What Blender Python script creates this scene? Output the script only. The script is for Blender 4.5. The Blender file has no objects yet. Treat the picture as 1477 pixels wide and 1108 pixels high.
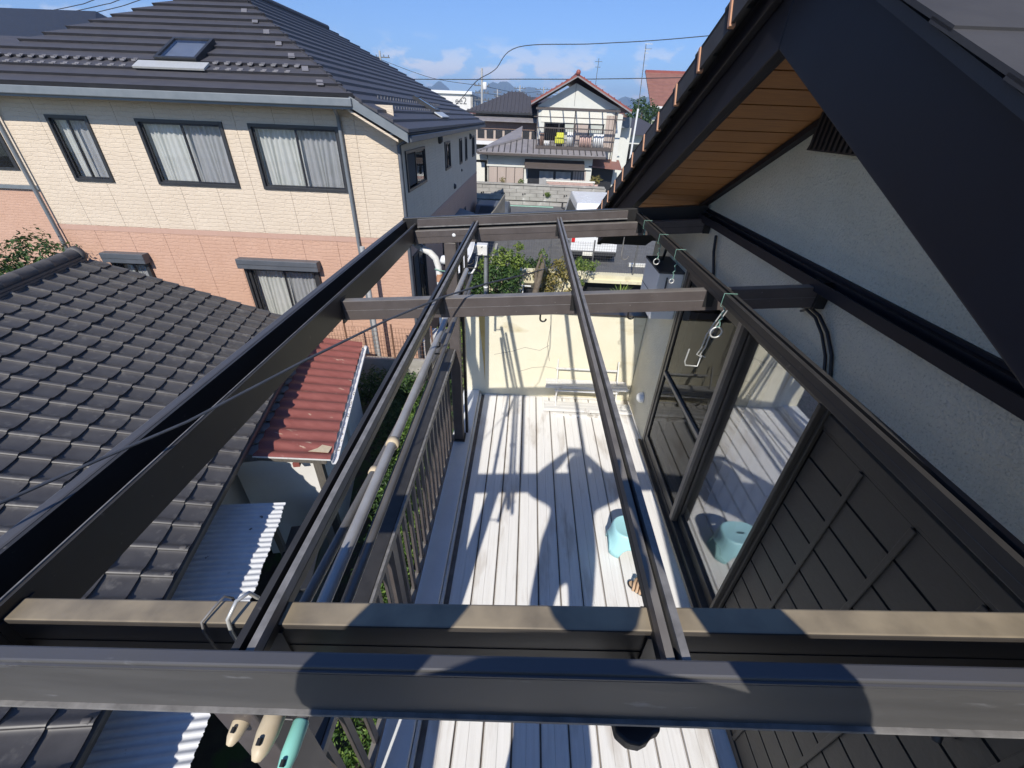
import bpy, bmesh, math, random
from mathutils import Vector, Matrix

random.seed(7)
R = math.radians
scene = bpy.context.scene
col = scene.collection

# ------------------------------------------------------------------ camera
# world: x to the right, y along the balcony, z up; ground of the yard z = 0, balcony deck z = 2.9
D = 2.9
PITCH, YAW, ROLL = R(32.84), R(1.1), R(2.3)
fw = Vector((-math.sin(YAW) * math.cos(PITCH), math.cos(YAW) * math.cos(PITCH), -math.sin(PITCH)))
rt = Vector((math.cos(YAW), math.sin(YAW), 0))
up = rt.cross(fw)
r2 = rt * math.cos(ROLL) + up * math.sin(ROLL)
u2 = -rt * math.sin(ROLL) + up * math.cos(ROLL)
cam = bpy.data.cameras.new('camera')
cam.sensor_fit = 'HORIZONTAL'
cam.sensor_width = 36.0
cam.lens = 597 / 1477 * 36.0
cam.clip_start = 0.02
cam.clip_end = 40000
camo = bpy.data.objects.new('camera', cam)
col.objects.link(camo)
camo.matrix_world = Matrix(((r2.x, u2.x, -fw.x, 0), (r2.y, u2.y, -fw.y, 0), (r2.z, u2.z, -fw.z, D + 2.85), (0, 0, 0, 1)))
scene.camera = camo

# ------------------------------------------------------------------ sky and sun
SUN = Vector((-0.135, -0.749, 0.648)).normalized()
world = bpy.data.worlds.new('World')
scene.world = world
world.use_nodes = True
wn, wl = world.node_tree.nodes, world.node_tree.links
bg = wn['Background']
sky = wn.new('ShaderNodeTexSky')
sky.sky_type = 'NISHITA'
sky.sun_disc = False
sky.sun_elevation = math.asin(SUN.z)
sky.sun_rotation = math.atan2(SUN.x, SUN.y)
sky.altitude = 100
sky.air_density = 1.0
sky.dust_density = 0.05
sky.ozone_density = 4.0
bg.inputs['Strength'].default_value = 0.11
# low scattered cumulus all round the horizon
tc = wn.new('ShaderNodeTexCoord')
mp = wn.new('ShaderNodeMapping'); mp.inputs['Scale'].default_value = (1, 1, 2.1); mp.inputs['Location'].default_value = (1.3, 0.5, 0.2)
wl.new(tc.outputs['Generated'], mp.inputs['Vector'])
nz = wn.new('ShaderNodeTexNoise'); nz.inputs['Scale'].default_value = 15.0; nz.inputs['Detail'].default_value = 7; nz.inputs['Roughness'].default_value = 0.55
wl.new(mp.outputs['Vector'], nz.inputs['Vector'])
cr = wn.new('ShaderNodeValToRGB'); cr.color_ramp.elements[0].position = 0.49; cr.color_ramp.elements[1].position = 0.58
wl.new(nz.outputs['Fac'], cr.inputs['Fac'])
sx = wn.new('ShaderNodeSeparateXYZ'); wl.new(tc.outputs['Generated'], sx.inputs['Vector'])
er = wn.new('ShaderNodeValToRGB')
er.color_ramp.elements[0].position = 0.01; er.color_ramp.elements[0].color = (0, 0, 0, 1)
er.color_ramp.elements[1].position = 0.125; er.color_ramp.elements[1].color = (0, 0, 0, 1)
e1 = er.color_ramp.elements.new(0.035); e1.color = (1, 1, 1, 1)
e2 = er.color_ramp.elements.new(0.075); e2.color = (0.9, 0.9, 0.9, 1)
wl.new(sx.outputs['Z'], er.inputs['Fac'])
mm = wn.new('ShaderNodeMath'); mm.operation = 'MULTIPLY'
wl.new(cr.outputs['Color'], mm.inputs[0]); wl.new(er.outputs['Color'], mm.inputs[1])
m2 = wn.new('ShaderNodeMath'); m2.operation = 'MULTIPLY'; m2.inputs[1].default_value = 1.0
wl.new(mm.outputs[0], m2.inputs[0])
tn = wn.new('ShaderNodeMixRGB'); tn.blend_type = 'MULTIPLY'; tn.inputs['Fac'].default_value = 1; tn.inputs['Color2'].default_value = (0.49, 0.62, 0.84, 1)
wl.new(sky.outputs['Color'], tn.inputs['Color1'])                    # clear autumn air: deeper blue over the whole sky
mx = wn.new('ShaderNodeMixRGB'); mx.inputs['Color2'].default_value = (6.4, 6.5, 6.9, 1)
wl.new(m2.outputs[0], mx.inputs['Fac']); wl.new(tn.outputs['Color'], mx.inputs['Color1'])
wl.new(mx.outputs['Color'], bg.inputs['Color'])

sun = bpy.data.lights.new('sun', 'SUN')
sun.energy = 3.2
sun.angle = R(0.53)
sun.color = (1.0, 0.95, 0.87)
suno = bpy.data.objects.new('sun', sun)
col.objects.link(suno)
suno.rotation_euler = (-SUN).to_track_quat('-Z', 'Y').to_euler()

vs = scene.view_settings
vs.view_transform = 'Standard'
vs.look = 'None'
vs.gamma = 1.0
vs.exposure = 0.68
vs.use_curve_mapping = False
scene.cycles.transparent_max_bounces = 32

# ------------------------------------------------------------------ materials
def mat(name, c1, c2=None, rough=0.6, metal=0.0, scale=6.0, bump=0.0, bscale=None, stretch=(1, 1, 1), spots=None,
        top=None, spec=0.5, detail=5, contrast=(0.3, 0.7), distort=0.0):
    """base colour mottled between c1 and c2; spots=(colour, scale, lo, hi, stretch); top=(colour, amount): dust lying on upward faces"""
    m = bpy.data.materials.new(name)
    m.use_nodes = True
    n, l = m.node_tree.nodes, m.node_tree.links
    b = n['Principled BSDF']
    b.inputs['Roughness'].default_value = rough
    b.inputs['Metallic'].default_value = metal
    b.inputs['Specular IOR Level'].default_value = spec
    t = n.new('ShaderNodeTexCoord')
    geo = n.new('ShaderNodeNewGeometry')
    mp = n.new('ShaderNodeMapping')
    mp.inputs['Scale'].default_value = stretch
    l.new(geo.outputs['Position'], mp.inputs['Vector'])
    nz = n.new('ShaderNodeTexNoise')
    nz.inputs['Scale'].default_value = scale
    nz.inputs['Detail'].default_value = detail
    nz.inputs['Roughness'].default_value = 0.62
    nz.inputs['Distortion'].default_value = distort
    l.new(mp.outputs['Vector'], nz.inputs['Vector'])
    rp = n.new('ShaderNodeValToRGB')
    rp.color_ramp.elements[0].position = contrast[0]
    rp.color_ramp.elements[1].position = contrast[1]
    rp.color_ramp.elements[0].color = (*c1, 1)
    rp.color_ramp.elements[1].color = (*(c2 or c1), 1)
    l.new(nz.outputs['Fac'], rp.inputs['Fac'])
    out = rp.outputs['Color']
    if spots:
        sc_, ss, lo, hi = spots[:4]
        st = spots[4] if len(spots) > 4 else (1, 1, 1)
        mp2 = n.new('ShaderNodeMapping'); mp2.inputs['Scale'].default_value = st
        l.new(geo.outputs['Position'], mp2.inputs['Vector'])
        n2 = n.new('ShaderNodeTexNoise'); n2.inputs['Scale'].default_value = ss; n2.inputs['Detail'].default_value = 4
        n2.inputs['Roughness'].default_value = 0.6
        l.new(mp2.outputs['Vector'], n2.inputs['Vector'])
        r_ = n.new('ShaderNodeMapRange'); r_.inputs['From Min'].default_value = lo; r_.inputs['From Max'].default_value = hi
        l.new(n2.outputs['Fac'], r_.inputs['Value'])
        x_ = n.new('ShaderNodeMixRGB'); x_.inputs['Color2'].default_value = (*sc_, 1)
        l.new(r_.outputs['Result'], x_.inputs['Fac']); l.new(out, x_.inputs['Color1'])
        out = x_.outputs['Color']
    if top:
        tcol, tam = top
        s_ = n.new('ShaderNodeSeparateXYZ'); l.new(geo.outputs['True Normal'], s_.inputs['Vector'])
        r_ = n.new('ShaderNodeMapRange'); r_.inputs['From Min'].default_value = 0.6; r_.inputs['From Max'].default_value = 0.95
        r_.inputs['To Max'].default_value = tam
        l.new(s_.outputs['Z'], r_.inputs['Value'])
        n3 = n.new('ShaderNodeTexNoise'); n3.inputs['Scale'].default_value = 14; n3.inputs['Detail'].default_value = 6
        l.new(geo.outputs['Position'], n3.inputs['Vector'])
        r3 = n.new('ShaderNodeMapRange'); r3.inputs['From Min'].default_value = 0.25; r3.inputs['From Max'].default_value = 0.6
        r3.inputs['To Min'].default_value = 0.45
        l.new(n3.outputs['Fac'], r3.inputs['Value'])
        mu = n.new('ShaderNodeMath'); mu.operation = 'MULTIPLY'
        l.new(r_.outputs['Result'], mu.inputs[0]); l.new(r3.outputs['Result'], mu.inputs[1])
        x_ = n.new('ShaderNodeMixRGB'); x_.inputs['Color2'].default_value = (*tcol, 1)
        l.new(mu.outputs[0], x_.inputs['Fac']); l.new(out, x_.inputs['Color1'])
        out = x_.outputs['Color']
    l.new(out, b.inputs['Base Color'])
    rr = n.new('ShaderNodeMapRange')
    rr.inputs['To Min'].default_value = max(0.02, rough - 0.1); rr.inputs['To Max'].default_value = min(1, rough + 0.12)
    l.new(nz.outputs['Fac'], rr.inputs['Value']); l.new(rr.outputs['Result'], b.inputs['Roughness'])
    if bump:
        n4 = n.new('ShaderNodeTexNoise'); n4.inputs['Scale'].default_value = bscale or scale * 6; n4.inputs['Detail'].default_value = 4
        l.new(mp.outputs['Vector'], n4.inputs['Vector'])
        bp = n.new('ShaderNodeBump'); bp.inputs['Strength'].default_value = min(1.0, bump); bp.inputs['Distance'].default_value = 0.01
        l.new(n4.outputs['Fac'], bp.inputs['Height']); l.new(bp.outputs['Normal'], b.inputs['Normal'])
    return m

def siding(name, c1, c2):
    """moulded siding board: rows of split stone in low relief"""
    m = mat(name, c1, c2, rough=0.8, scale=3.5, contrast=(0.25, 0.75))
    n, l = m.node_tree.nodes, m.node_tree.links
    geo = n.new('ShaderNodeNewGeometry')
    s = n.new('ShaderNodeSeparateXYZ'); l.new(geo.outputs['Position'], s.inputs['Vector'])
    ad = n.new('ShaderNodeMath'); ad.operation = 'ADD'; l.new(s.outputs['X'], ad.inputs[0]); l.new(s.outputs['Y'], ad.inputs[1])
    cb = n.new('ShaderNodeCombineXYZ'); l.new(ad.outputs[0], cb.inputs['X']); l.new(s.outputs['Z'], cb.inputs['Y'])
    nz = n.new('ShaderNodeTexNoise'); nz.inputs['Scale'].default_value = 5; nz.inputs['Detail'].default_value = 3
    l.new(cb.outputs['Vector'], nz.inputs['Vector'])
    mxv = n.new('ShaderNodeVectorMath'); mxv.operation = 'MULTIPLY_ADD'; mxv.inputs[1].default_value = (0.30, 0.085, 0)
    l.new(nz.outputs['Color'], mxv.inputs[0]); l.new(cb.outputs['Vector'], mxv.inputs[2])
    br = n.new('ShaderNodeTexBrick'); br.inputs['Scale'].default_value = 1.0
    br.inputs['Brick Width'].default_value = 0.30; br.inputs['Row Height'].default_value = 0.075
    br.inputs['Mortar Size'].default_value = 0.010; br.inputs['Mortar Smooth'].default_value = 1.0
    br.offset = 0.37; br.squash = 1.6; br.squash_frequency = 3
    l.new(mxv.outputs['Vector'], br.inputs['Vector'])
    n2 = n.new('ShaderNodeTexNoise'); n2.inputs['Scale'].default_value = 16; n2.inputs['Detail'].default_value = 5
    l.new(geo.outputs['Position'], n2.inputs['Vector'])
    iv = n.new('ShaderNodeMath'); iv.operation = 'MULTIPLY_ADD'; iv.inputs[1].default_value = -0.45
    l.new(br.outputs['Fac'], iv.inputs[0]); l.new(n2.outputs['Fac'], iv.inputs[2])
    bp = n.new('ShaderNodeBump'); bp.inputs['Strength'].default_value = 0.7; bp.inputs['Distance'].default_value = 0.014
    l.new(iv.outputs[0], bp.inputs['Height']); l.new(bp.outputs['Normal'], n['Principled BSDF'].inputs['Normal'])
    return m

def glass(name, tint=(0.03, 0.035, 0.04), alpha=0.4, ior=1.75):
    m = bpy.data.materials.new(name); m.use_nodes = True
    n, l = m.node_tree.nodes, m.node_tree.links
    n.remove(n['Principled BSDF'])
    fr = n.new('ShaderNodeFresnel'); ge = n.new('ShaderNodeNewGeometry')      # thin pane: the same reflectance from both faces
    mr = n.new('ShaderNodeMapRange'); mr.inputs['To Min'].default_value = ior; mr.inputs['To Max'].default_value = 1 / ior
    l.new(ge.outputs['Backfacing'], mr.inputs['Value']); l.new(mr.outputs['Result'], fr.inputs['IOR'])
    gl = n.new('ShaderNodeBsdfGlossy'); gl.inputs['Roughness'].default_value = 0.01; gl.inputs['Color'].default_value = (0.95, 0.97, 1, 1)
    tr = n.new('ShaderNodeBsdfTransparent'); tr.inputs['Color'].default_value = (alpha, alpha, alpha * 1.02, 1)
    mx = n.new('ShaderNodeMixShader')
    l.new(fr.outputs['Fac'], mx.inputs['Fac']); l.new(tr.outputs[0], mx.inputs[1]); l.new(gl.outputs[0], mx.inputs[2])
    l.new(mx.outputs[0], n['Material Output'].inputs['Surface'])
    return m

def leafmat(name, a, b, c):
    m = bpy.data.materials.new(name); m.use_nodes = True
    n, l = m.node_tree.nodes, m.node_tree.links
    p = n['Principled BSDF']; p.inputs['Roughness'].default_value = 0.5; p.inputs['Specular IOR Level'].default_value = 0.35
    geo = n.new('ShaderNodeNewGeometry')
    rp = n.new('ShaderNodeValToRGB'); rp.color_ramp.elements[0].color = (*a, 1); rp.color_ramp.elements[1].color = (*c, 1)
    e = rp.color_ramp.elements.new(0.5); e.color = (*b, 1)
    l.new(geo.outputs['Random Per Island'], rp.inputs['Fac'])
    l.new(rp.outputs['Color'], p.inputs['Base Color'])
    tl = n.new('ShaderNodeBsdfTranslucent'); l.new(rp.outputs['Color'], tl.inputs['Color'])
    ms = n.new('ShaderNodeMixShader'); ms.inputs['Fac'].default_value = 0.25
    l.new(p.outputs[0], ms.inputs[1]); l.new(tl.outputs[0], ms.inputs[2])
    l.new(ms.outputs[0], n['Material Output'].inputs['Surface'])
    return m

DUST = (0.30, 0.245, 0.165)
M = dict(
    bronze=mat('dark_bronze_aluminium', (0.072, 0.060, 0.056), (0.098, 0.083, 0.078), rough=0.42, scale=9, spots=((0.30, 0.28, 0.26), 90, 0.70, 0.74), top=((0.22, 0.20, 0.17), 0.85), spec=0.5),
    bronze_dusty=mat('dusty_bronze_aluminium', (0.046, 0.040, 0.035), (0.062, 0.055, 0.049), rough=0.5, scale=7, top=(DUST, 1.0), spec=0.5),
    bronze_clean=mat('black_bronze_aluminium', (0.016, 0.0155, 0.0155), (0.026, 0.0245, 0.024), rough=0.40, scale=5, spots=((0.10, 0.09, 0.08), 40, 0.68, 0.76), top=((0.08, 0.076, 0.072), 0.4), spec=0.4),
    bronze_grey=mat('chalky_bronze_aluminium', (0.062, 0.060, 0.058), (0.088, 0.085, 0.082), rough=0.5, scale=3, stretch=(1, 6, 6), spots=((0.20, 0.20, 0.21), 30, 0.66, 0.80, (0.35, 1, 1)), top=((0.075, 0.075, 0.085), 0.8), spec=0.55),
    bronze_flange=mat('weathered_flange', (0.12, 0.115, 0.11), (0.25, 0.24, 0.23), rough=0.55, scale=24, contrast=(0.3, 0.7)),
    black_barge=mat('black_painted_metal', (0.012, 0.011, 0.016), (0.016, 0.015, 0.020), rough=0.5, scale=3, spec=0.25),
    roof_slate=mat('grey_slate_roof', (0.038, 0.036, 0.038), (0.055, 0.052, 0.053), rough=0.85, scale=5, bump=0.05, bscale=180),
    orange=mat('orange_tile_edge', (0.42, 0.20, 0.11), (0.50, 0.27, 0.16), rough=0.6, scale=20),
    soffit=mat('varnished_pine', (0.26, 0.115, 0.038), (0.38, 0.18, 0.062), rough=0.5, scale=4, stretch=(2.5, 30, 30), detail=7),
    stucco=mat('grey_green_stucco', (0.58, 0.545, 0.43), (0.65, 0.61, 0.49), rough=0.92, scale=3, bump=1.0, bscale=90, spots=((0.42, 0.395, 0.31), 120, 0.55, 0.70)),
    stucco_pale=mat('pale_stucco', (0.55, 0.53, 0.40), (0.62, 0.60, 0.47), rough=0.92, scale=4, bump=0.6, bscale=90),
    parapet=mat('cream_painted_render', (0.68, 0.63, 0.47), (0.74, 0.70, 0.55), rough=0.85, scale=1.6, bump=0.2, bscale=60, spots=((0.56, 0.49, 0.32), 1.3, 0.60, 0.72, (1, 1, 3))),
    stain=mat('ochre_stain', (0.50, 0.33, 0.10), (0.60, 0.45, 0.18), rough=0.9, scale=8),
    deck=mat('white_ribbed_deck', (0.76, 0.74, 0.70), (0.85, 0.835, 0.80), rough=0.6, scale=3.2, stretch=(22, 0.9, 1), detail=6, spots=((0.46, 0.40, 0.33), 2.1, 0.54, 0.76, (2.4, 0.6, 1)), spec=0.35),
    deck_groove=mat('dirty_deck_groove', (0.13, 0.105, 0.09), (0.26, 0.23, 0.20), rough=0.9, scale=9),
    ledge=mat('pale_ledge', (0.66, 0.67, 0.67), (0.74, 0.75, 0.75), rough=0.6, scale=5),
    steel=mat('stainless_pole', (0.40, 0.39, 0.38), (0.50, 0.49, 0.47), rough=0.36, metal=0.4, scale=14),
    pole_dark=mat('aged_grey_pole', (0.13, 0.125, 0.12), (0.21, 0.20, 0.19), rough=0.42, metal=0.35, scale=18, stretch=(1, 0.3, 1)),
    beige=mat('beige_plastic', (0.52, 0.42, 0.28), (0.62, 0.52, 0.36), rough=0.5, scale=20),
    mint=mat('mint_plastic', (0.25, 0.62, 0.52), (0.30, 0.68, 0.58), rough=0.42, scale=8),
    aqua=mat('aqua_plastic', (0.36, 0.66, 0.68), (0.40, 0.70, 0.72), rough=0.38, scale=4),
    white_pl=mat('white_plastic', (0.72, 0.72, 0.70), (0.78, 0.78, 0.76), rough=0.4, scale=9),
    white_dirty=mat('weathered_white_resin', (0.62, 0.61, 0.58), (0.75, 0.74, 0.71), rough=0.6, scale=6, stretch=(0.6, 8, 8), spots=((0.36, 0.32, 0.27), 7, 0.62, 0.74)),
    grey_box=mat('light_grey_enamel', (0.72, 0.71, 0.70), (0.76, 0.75, 0.74), rough=0.45, scale=3),
    grey_box_top=mat('dark_grey_lid', (0.05, 0.05, 0.055), (0.07, 0.07, 0.075), rough=0.5, scale=6),
    shutter=mat('brown_shutter_steel', (0.034, 0.030, 0.024), (0.044, 0.038, 0.031), rough=0.5, scale=4, bump=0.12, bscale=60),
    shutter_gap=mat('black_shutter_joint', (0.006, 0.006, 0.006), rough=0.8),
    sash=mat('bronze_sash', (0.050, 0.042, 0.034), (0.068, 0.058, 0.047), rough=0.42, scale=8),
    sash_pale=mat('worn_sash_edge', (0.17, 0.14, 0.11), (0.24, 0.20, 0.16), rough=0.45, scale=12),
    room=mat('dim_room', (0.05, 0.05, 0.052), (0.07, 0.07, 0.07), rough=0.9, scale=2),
    curtain=mat('pale_curtain', (0.46, 0.48, 0.42), (0.54, 0.55, 0.49), rough=0.9, scale=4),
    lattice=mat('white_lattice', (0.55, 0.56, 0.56), rough=0.7),
    cable=mat('blue_grey_cable', (0.04, 0.046, 0.058), (0.06, 0.066, 0.08), rough=0.5, scale=30),
    black=mat('black_rubber', (0.012, 0.012, 0.014), (0.02, 0.02, 0.022), rough=0.5, scale=12),
    wire=mat('galvanised_wire', (0.55, 0.55, 0.52), (0.65, 0.65, 0.62), rough=0.4, metal=0.4, scale=30),
    green_wire=mat('green_coated_wire', (0.10, 0.24, 0.18), (0.22, 0.36, 0.30), rough=0.5, scale=40),
    kawara=mat('black_glazed_kawara', (0.062, 0.058, 0.057), (0.090, 0.085, 0.082), rough=0.42, scale=5, spots=((0.16, 0.15, 0.135), 9, 0.58, 0.78), spec=0.45),
    kawara_rim=mat('dusty_ridge_kawara', (0.070, 0.066, 0.064), (0.11, 0.10, 0.092), rough=0.55, scale=12),
    red_roof=mat('red_brown_painted_tin', (0.22, 0.066, 0.052), (0.29, 0.095, 0.076), rough=0.55, scale=5, stretch=(1, 3, 1), spots=((0.50, 0.36, 0.26), 4.2, 0.64, 0.70, (0.8, 3.0, 1))),
    tin=mat('galvanised_corrugated_tin', (0.56, 0.57, 0.58), (0.66, 0.67, 0.68), rough=0.5, metal=0.0, scale=6, spots=((0.10, 0.085, 0.07), 7, 0.69, 0.73)),
    flashing=mat('grey_flashing', (0.20, 0.215, 0.235), (0.29, 0.31, 0.33), rough=0.5, metal=0.3, scale=8),
    whitewall=mat('white_render', (0.66, 0.64, 0.59), (0.74, 0.72, 0.68), rough=0.9, scale=2, bump=0.2, bscale=60),
    old_wood=mat('weathered_timber', (0.085, 0.075, 0.06), (0.14, 0.125, 0.105), rough=0.85, scale=6, stretch=(10, 10, 1)),
    cream_siding=siding('cream_stone_siding', (0.60, 0.495, 0.375), (0.66, 0.555, 0.43)),
    pink_siding=siding('salmon_stone_siding', (0.52, 0.315, 0.220), (0.57, 0.36, 0.26)),
    pink_trim=mat('salmon_trim', (0.48, 0.30, 0.225), (0.52, 0.335, 0.26), rough=0.8, scale=20, stretch=(3, 3, 0.2)),
    joint=mat('siding_joint', (0.40, 0.31, 0.225), rough=0.9),
    slate=mat('charcoal_slate', (0.050, 0.048, 0.055), (0.074, 0.071, 0.078), rough=0.58, scale=5, stretch=(0.6, 3, 1), bump=0.2, bscale=40),
    slate_patch=mat('pale_slate_patch', (0.15, 0.145, 0.15), (0.2, 0.19, 0.2), rough=0.6, scale=6),
    gutter_grey=mat('slate_grey_gutter', (0.145, 0.165, 0.18), (0.185, 0.205, 0.22), rough=0.45, scale=4),
    frame_dark=mat('charcoal_window_frame', (0.024, 0.025, 0.028), (0.034, 0.035, 0.038), rough=0.4, scale=6),
    shutter_box=mat('blue_grey_shutter_box', (0.075, 0.085, 0.10), (0.10, 0.11, 0.125), rough=0.45, scale=4),
    pane=glass('window_glass', alpha=0.96, ior=1.45),
    door_glass=glass('door_glass', alpha=0.9, ior=2.7),
    screen=glass('dusky_screen_glass', alpha=0.4, ior=1.2),
    insect=glass('insect_screen', alpha=0.90, ior=1.001),
    pane_dark=glass('dark_window_glass', alpha=0.6, ior=1.6),
    asphalt=mat('asphalt', (0.10, 0.10, 0.102), (0.15, 0.148, 0.145), rough=0.9, scale=3, bump=0.3, bscale=120),
    earth=mat('dark_garden_earth', (0.035, 0.03, 0.022), (0.07, 0.06, 0.042), rough=0.95, scale=5, bump=0.6, bscale=30, spots=((0.05, 0.085, 0.025), 3, 0.5, 0.62)),
    farland=mat('town_ground', (0.16, 0.17, 0.13), (0.24, 0.24, 0.20), rough=0.95, scale=0.05),
    concrete=mat('weathered_concrete', (0.28, 0.265, 0.235), (0.42, 0.40, 0.36), rough=0.9, scale=1.6, stretch=(1, 1, 2.2), bump=0.3, bscale=25, spots=((0.55, 0.53, 0.49), 2.3, 0.60, 0.72)),
    concrete_dk=mat('dark_concrete', (0.12, 0.115, 0.10), (0.2, 0.19, 0.17), rough=0.95, scale=3),
    cream=mat('cream_concrete', (0.66, 0.60, 0.40), (0.74, 0.68, 0.48), rough=0.85, scale=1.2, spots=((0.5, 0.45, 0.3), 2, 0.6, 0.75)),
    green_line=mat('green_paint', (0.26, 0.52, 0.38), (0.36, 0.60, 0.46), rough=0.7, scale=3),
    fence=mat('grey_mesh_fence', (0.10, 0.10, 0.10), (0.14, 0.14, 0.14), rough=0.5, scale=9),
    brown_fence=mat('brown_mesh_fence', (0.16, 0.085, 0.055), (0.2, 0.11, 0.07), rough=0.6, scale=9),
    van_paint=mat('white_van_paint', (0.74, 0.75, 0.75), (0.78, 0.79, 0.79), rough=0.25, scale=2, spec=0.6),
    lamp_red=mat('red_tail_lamp', (0.55, 0.02, 0.02), (0.6, 0.03, 0.03), rough=0.25, scale=9),
    plate=mat('pale_plate', (0.72, 0.70, 0.60), (0.76, 0.74, 0.66), rough=0.5, scale=9),
    tyre=mat('tyre_rubber', (0.018, 0.018, 0.018), (0.03, 0.03, 0.03), rough=0.8, scale=20),
    steel_rim=mat('steel_rim', (0.35, 0.35, 0.36), (0.45, 0.45, 0.46), rough=0.4, metal=0.5, scale=9),
    red_tile=mat('red_brown_roof', (0.22, 0.055, 0.042), (0.30, 0.085, 0.065), rough=0.5, scale=2, stretch=(1, 6, 1)),
    brown_tile=mat('brown_roof', (0.20, 0.09, 0.07), (0.27, 0.125, 0.095), rough=0.6, scale=2),
    grey_tin=mat('grey_batten_roof', (0.20, 0.185, 0.185), (0.28, 0.26, 0.26), rough=0.5, scale=3),
    off_white=mat('off_white_wall', (0.60, 0.60, 0.54), (0.68, 0.68, 0.62), rough=0.9, scale=1.5),
    taupe=mat('taupe_shutter_panel', (0.42, 0.34, 0.29), (0.48, 0.40, 0.345), rough=0.6, scale=2, stretch=(8, 8, 0.4)),
    brown_iron=mat('brown_balcony_iron', (0.075, 0.06, 0.052), (0.10, 0.082, 0.072), rough=0.5, scale=8),
    tarp=mat('grey_sheet', (0.33, 0.33, 0.33), (0.42, 0.42, 0.42), rough=0.8, scale=3),
    brown_cloth=mat('brown_cloth', (0.25, 0.165, 0.13), (0.31, 0.21, 0.17), rough=0.85, scale=3, stretch=(6, 6, 0.4)),
    yellow=mat('yellow_cloth', (0.62, 0.62, 0.05), (0.70, 0.70, 0.10), rough=0.8, scale=6),
    brick_pk=mat('pink_brick', (0.50, 0.33, 0.28), (0.60, 0.42, 0.36), rough=0.9, scale=4),
    pole_conc=mat('concrete_pole', (0.36, 0.36, 0.35), (0.43, 0.43, 0.42), rough=0.8, scale=2),
    lineblack=mat('power_cable', (0.03, 0.03, 0.035), rough=0.6),
    hill=mat('wooded_hill', (0.045, 0.075, 0.035), (0.075, 0.11, 0.05), rough=1.0, scale=0.004, detail=8),
    bark=mat('grey_bark', (0.11, 0.085, 0.06), (0.20, 0.165, 0.125), rough=0.95, scale=12, bump=0.6),
    leaf_dark=leafmat('dark_leaves', (0.018, 0.045, 0.014), (0.040, 0.085, 0.022), (0.085, 0.15, 0.035)),
    leaf_lime=leafmat('lime_leaves', (0.06, 0.11, 0.02), (0.14, 0.21, 0.04), (0.26, 0.33, 0.07)),
    leaf_olive=leafmat('autumn_leaves', (0.12, 0.11, 0.03), (0.22, 0.20, 0.06), (0.34, 0.26, 0.09)),
    leaf_hedge=leafmat('hedge_leaves', (0.03, 0.07, 0.015), (0.09, 0.17, 0.035), (0.20, 0.30, 0.06)),
    skin=mat('skin', (0.55, 0.36, 0.27), rough=0.5),
    cloth=mat('navy_work_clothes', (0.03, 0.035, 0.05), (0.045, 0.05, 0.065), rough=0.9, scale=8),
    sandal=mat('tan_sandal', (0.42, 0.27, 0.16), (0.52, 0.36, 0.23), rough=0.7, scale=14),
    ladder=mat('ladder_aluminium', (0.5, 0.5, 0.5), (0.58, 0.58, 0.58), rough=0.4, metal=0.6, scale=9),
)

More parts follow.
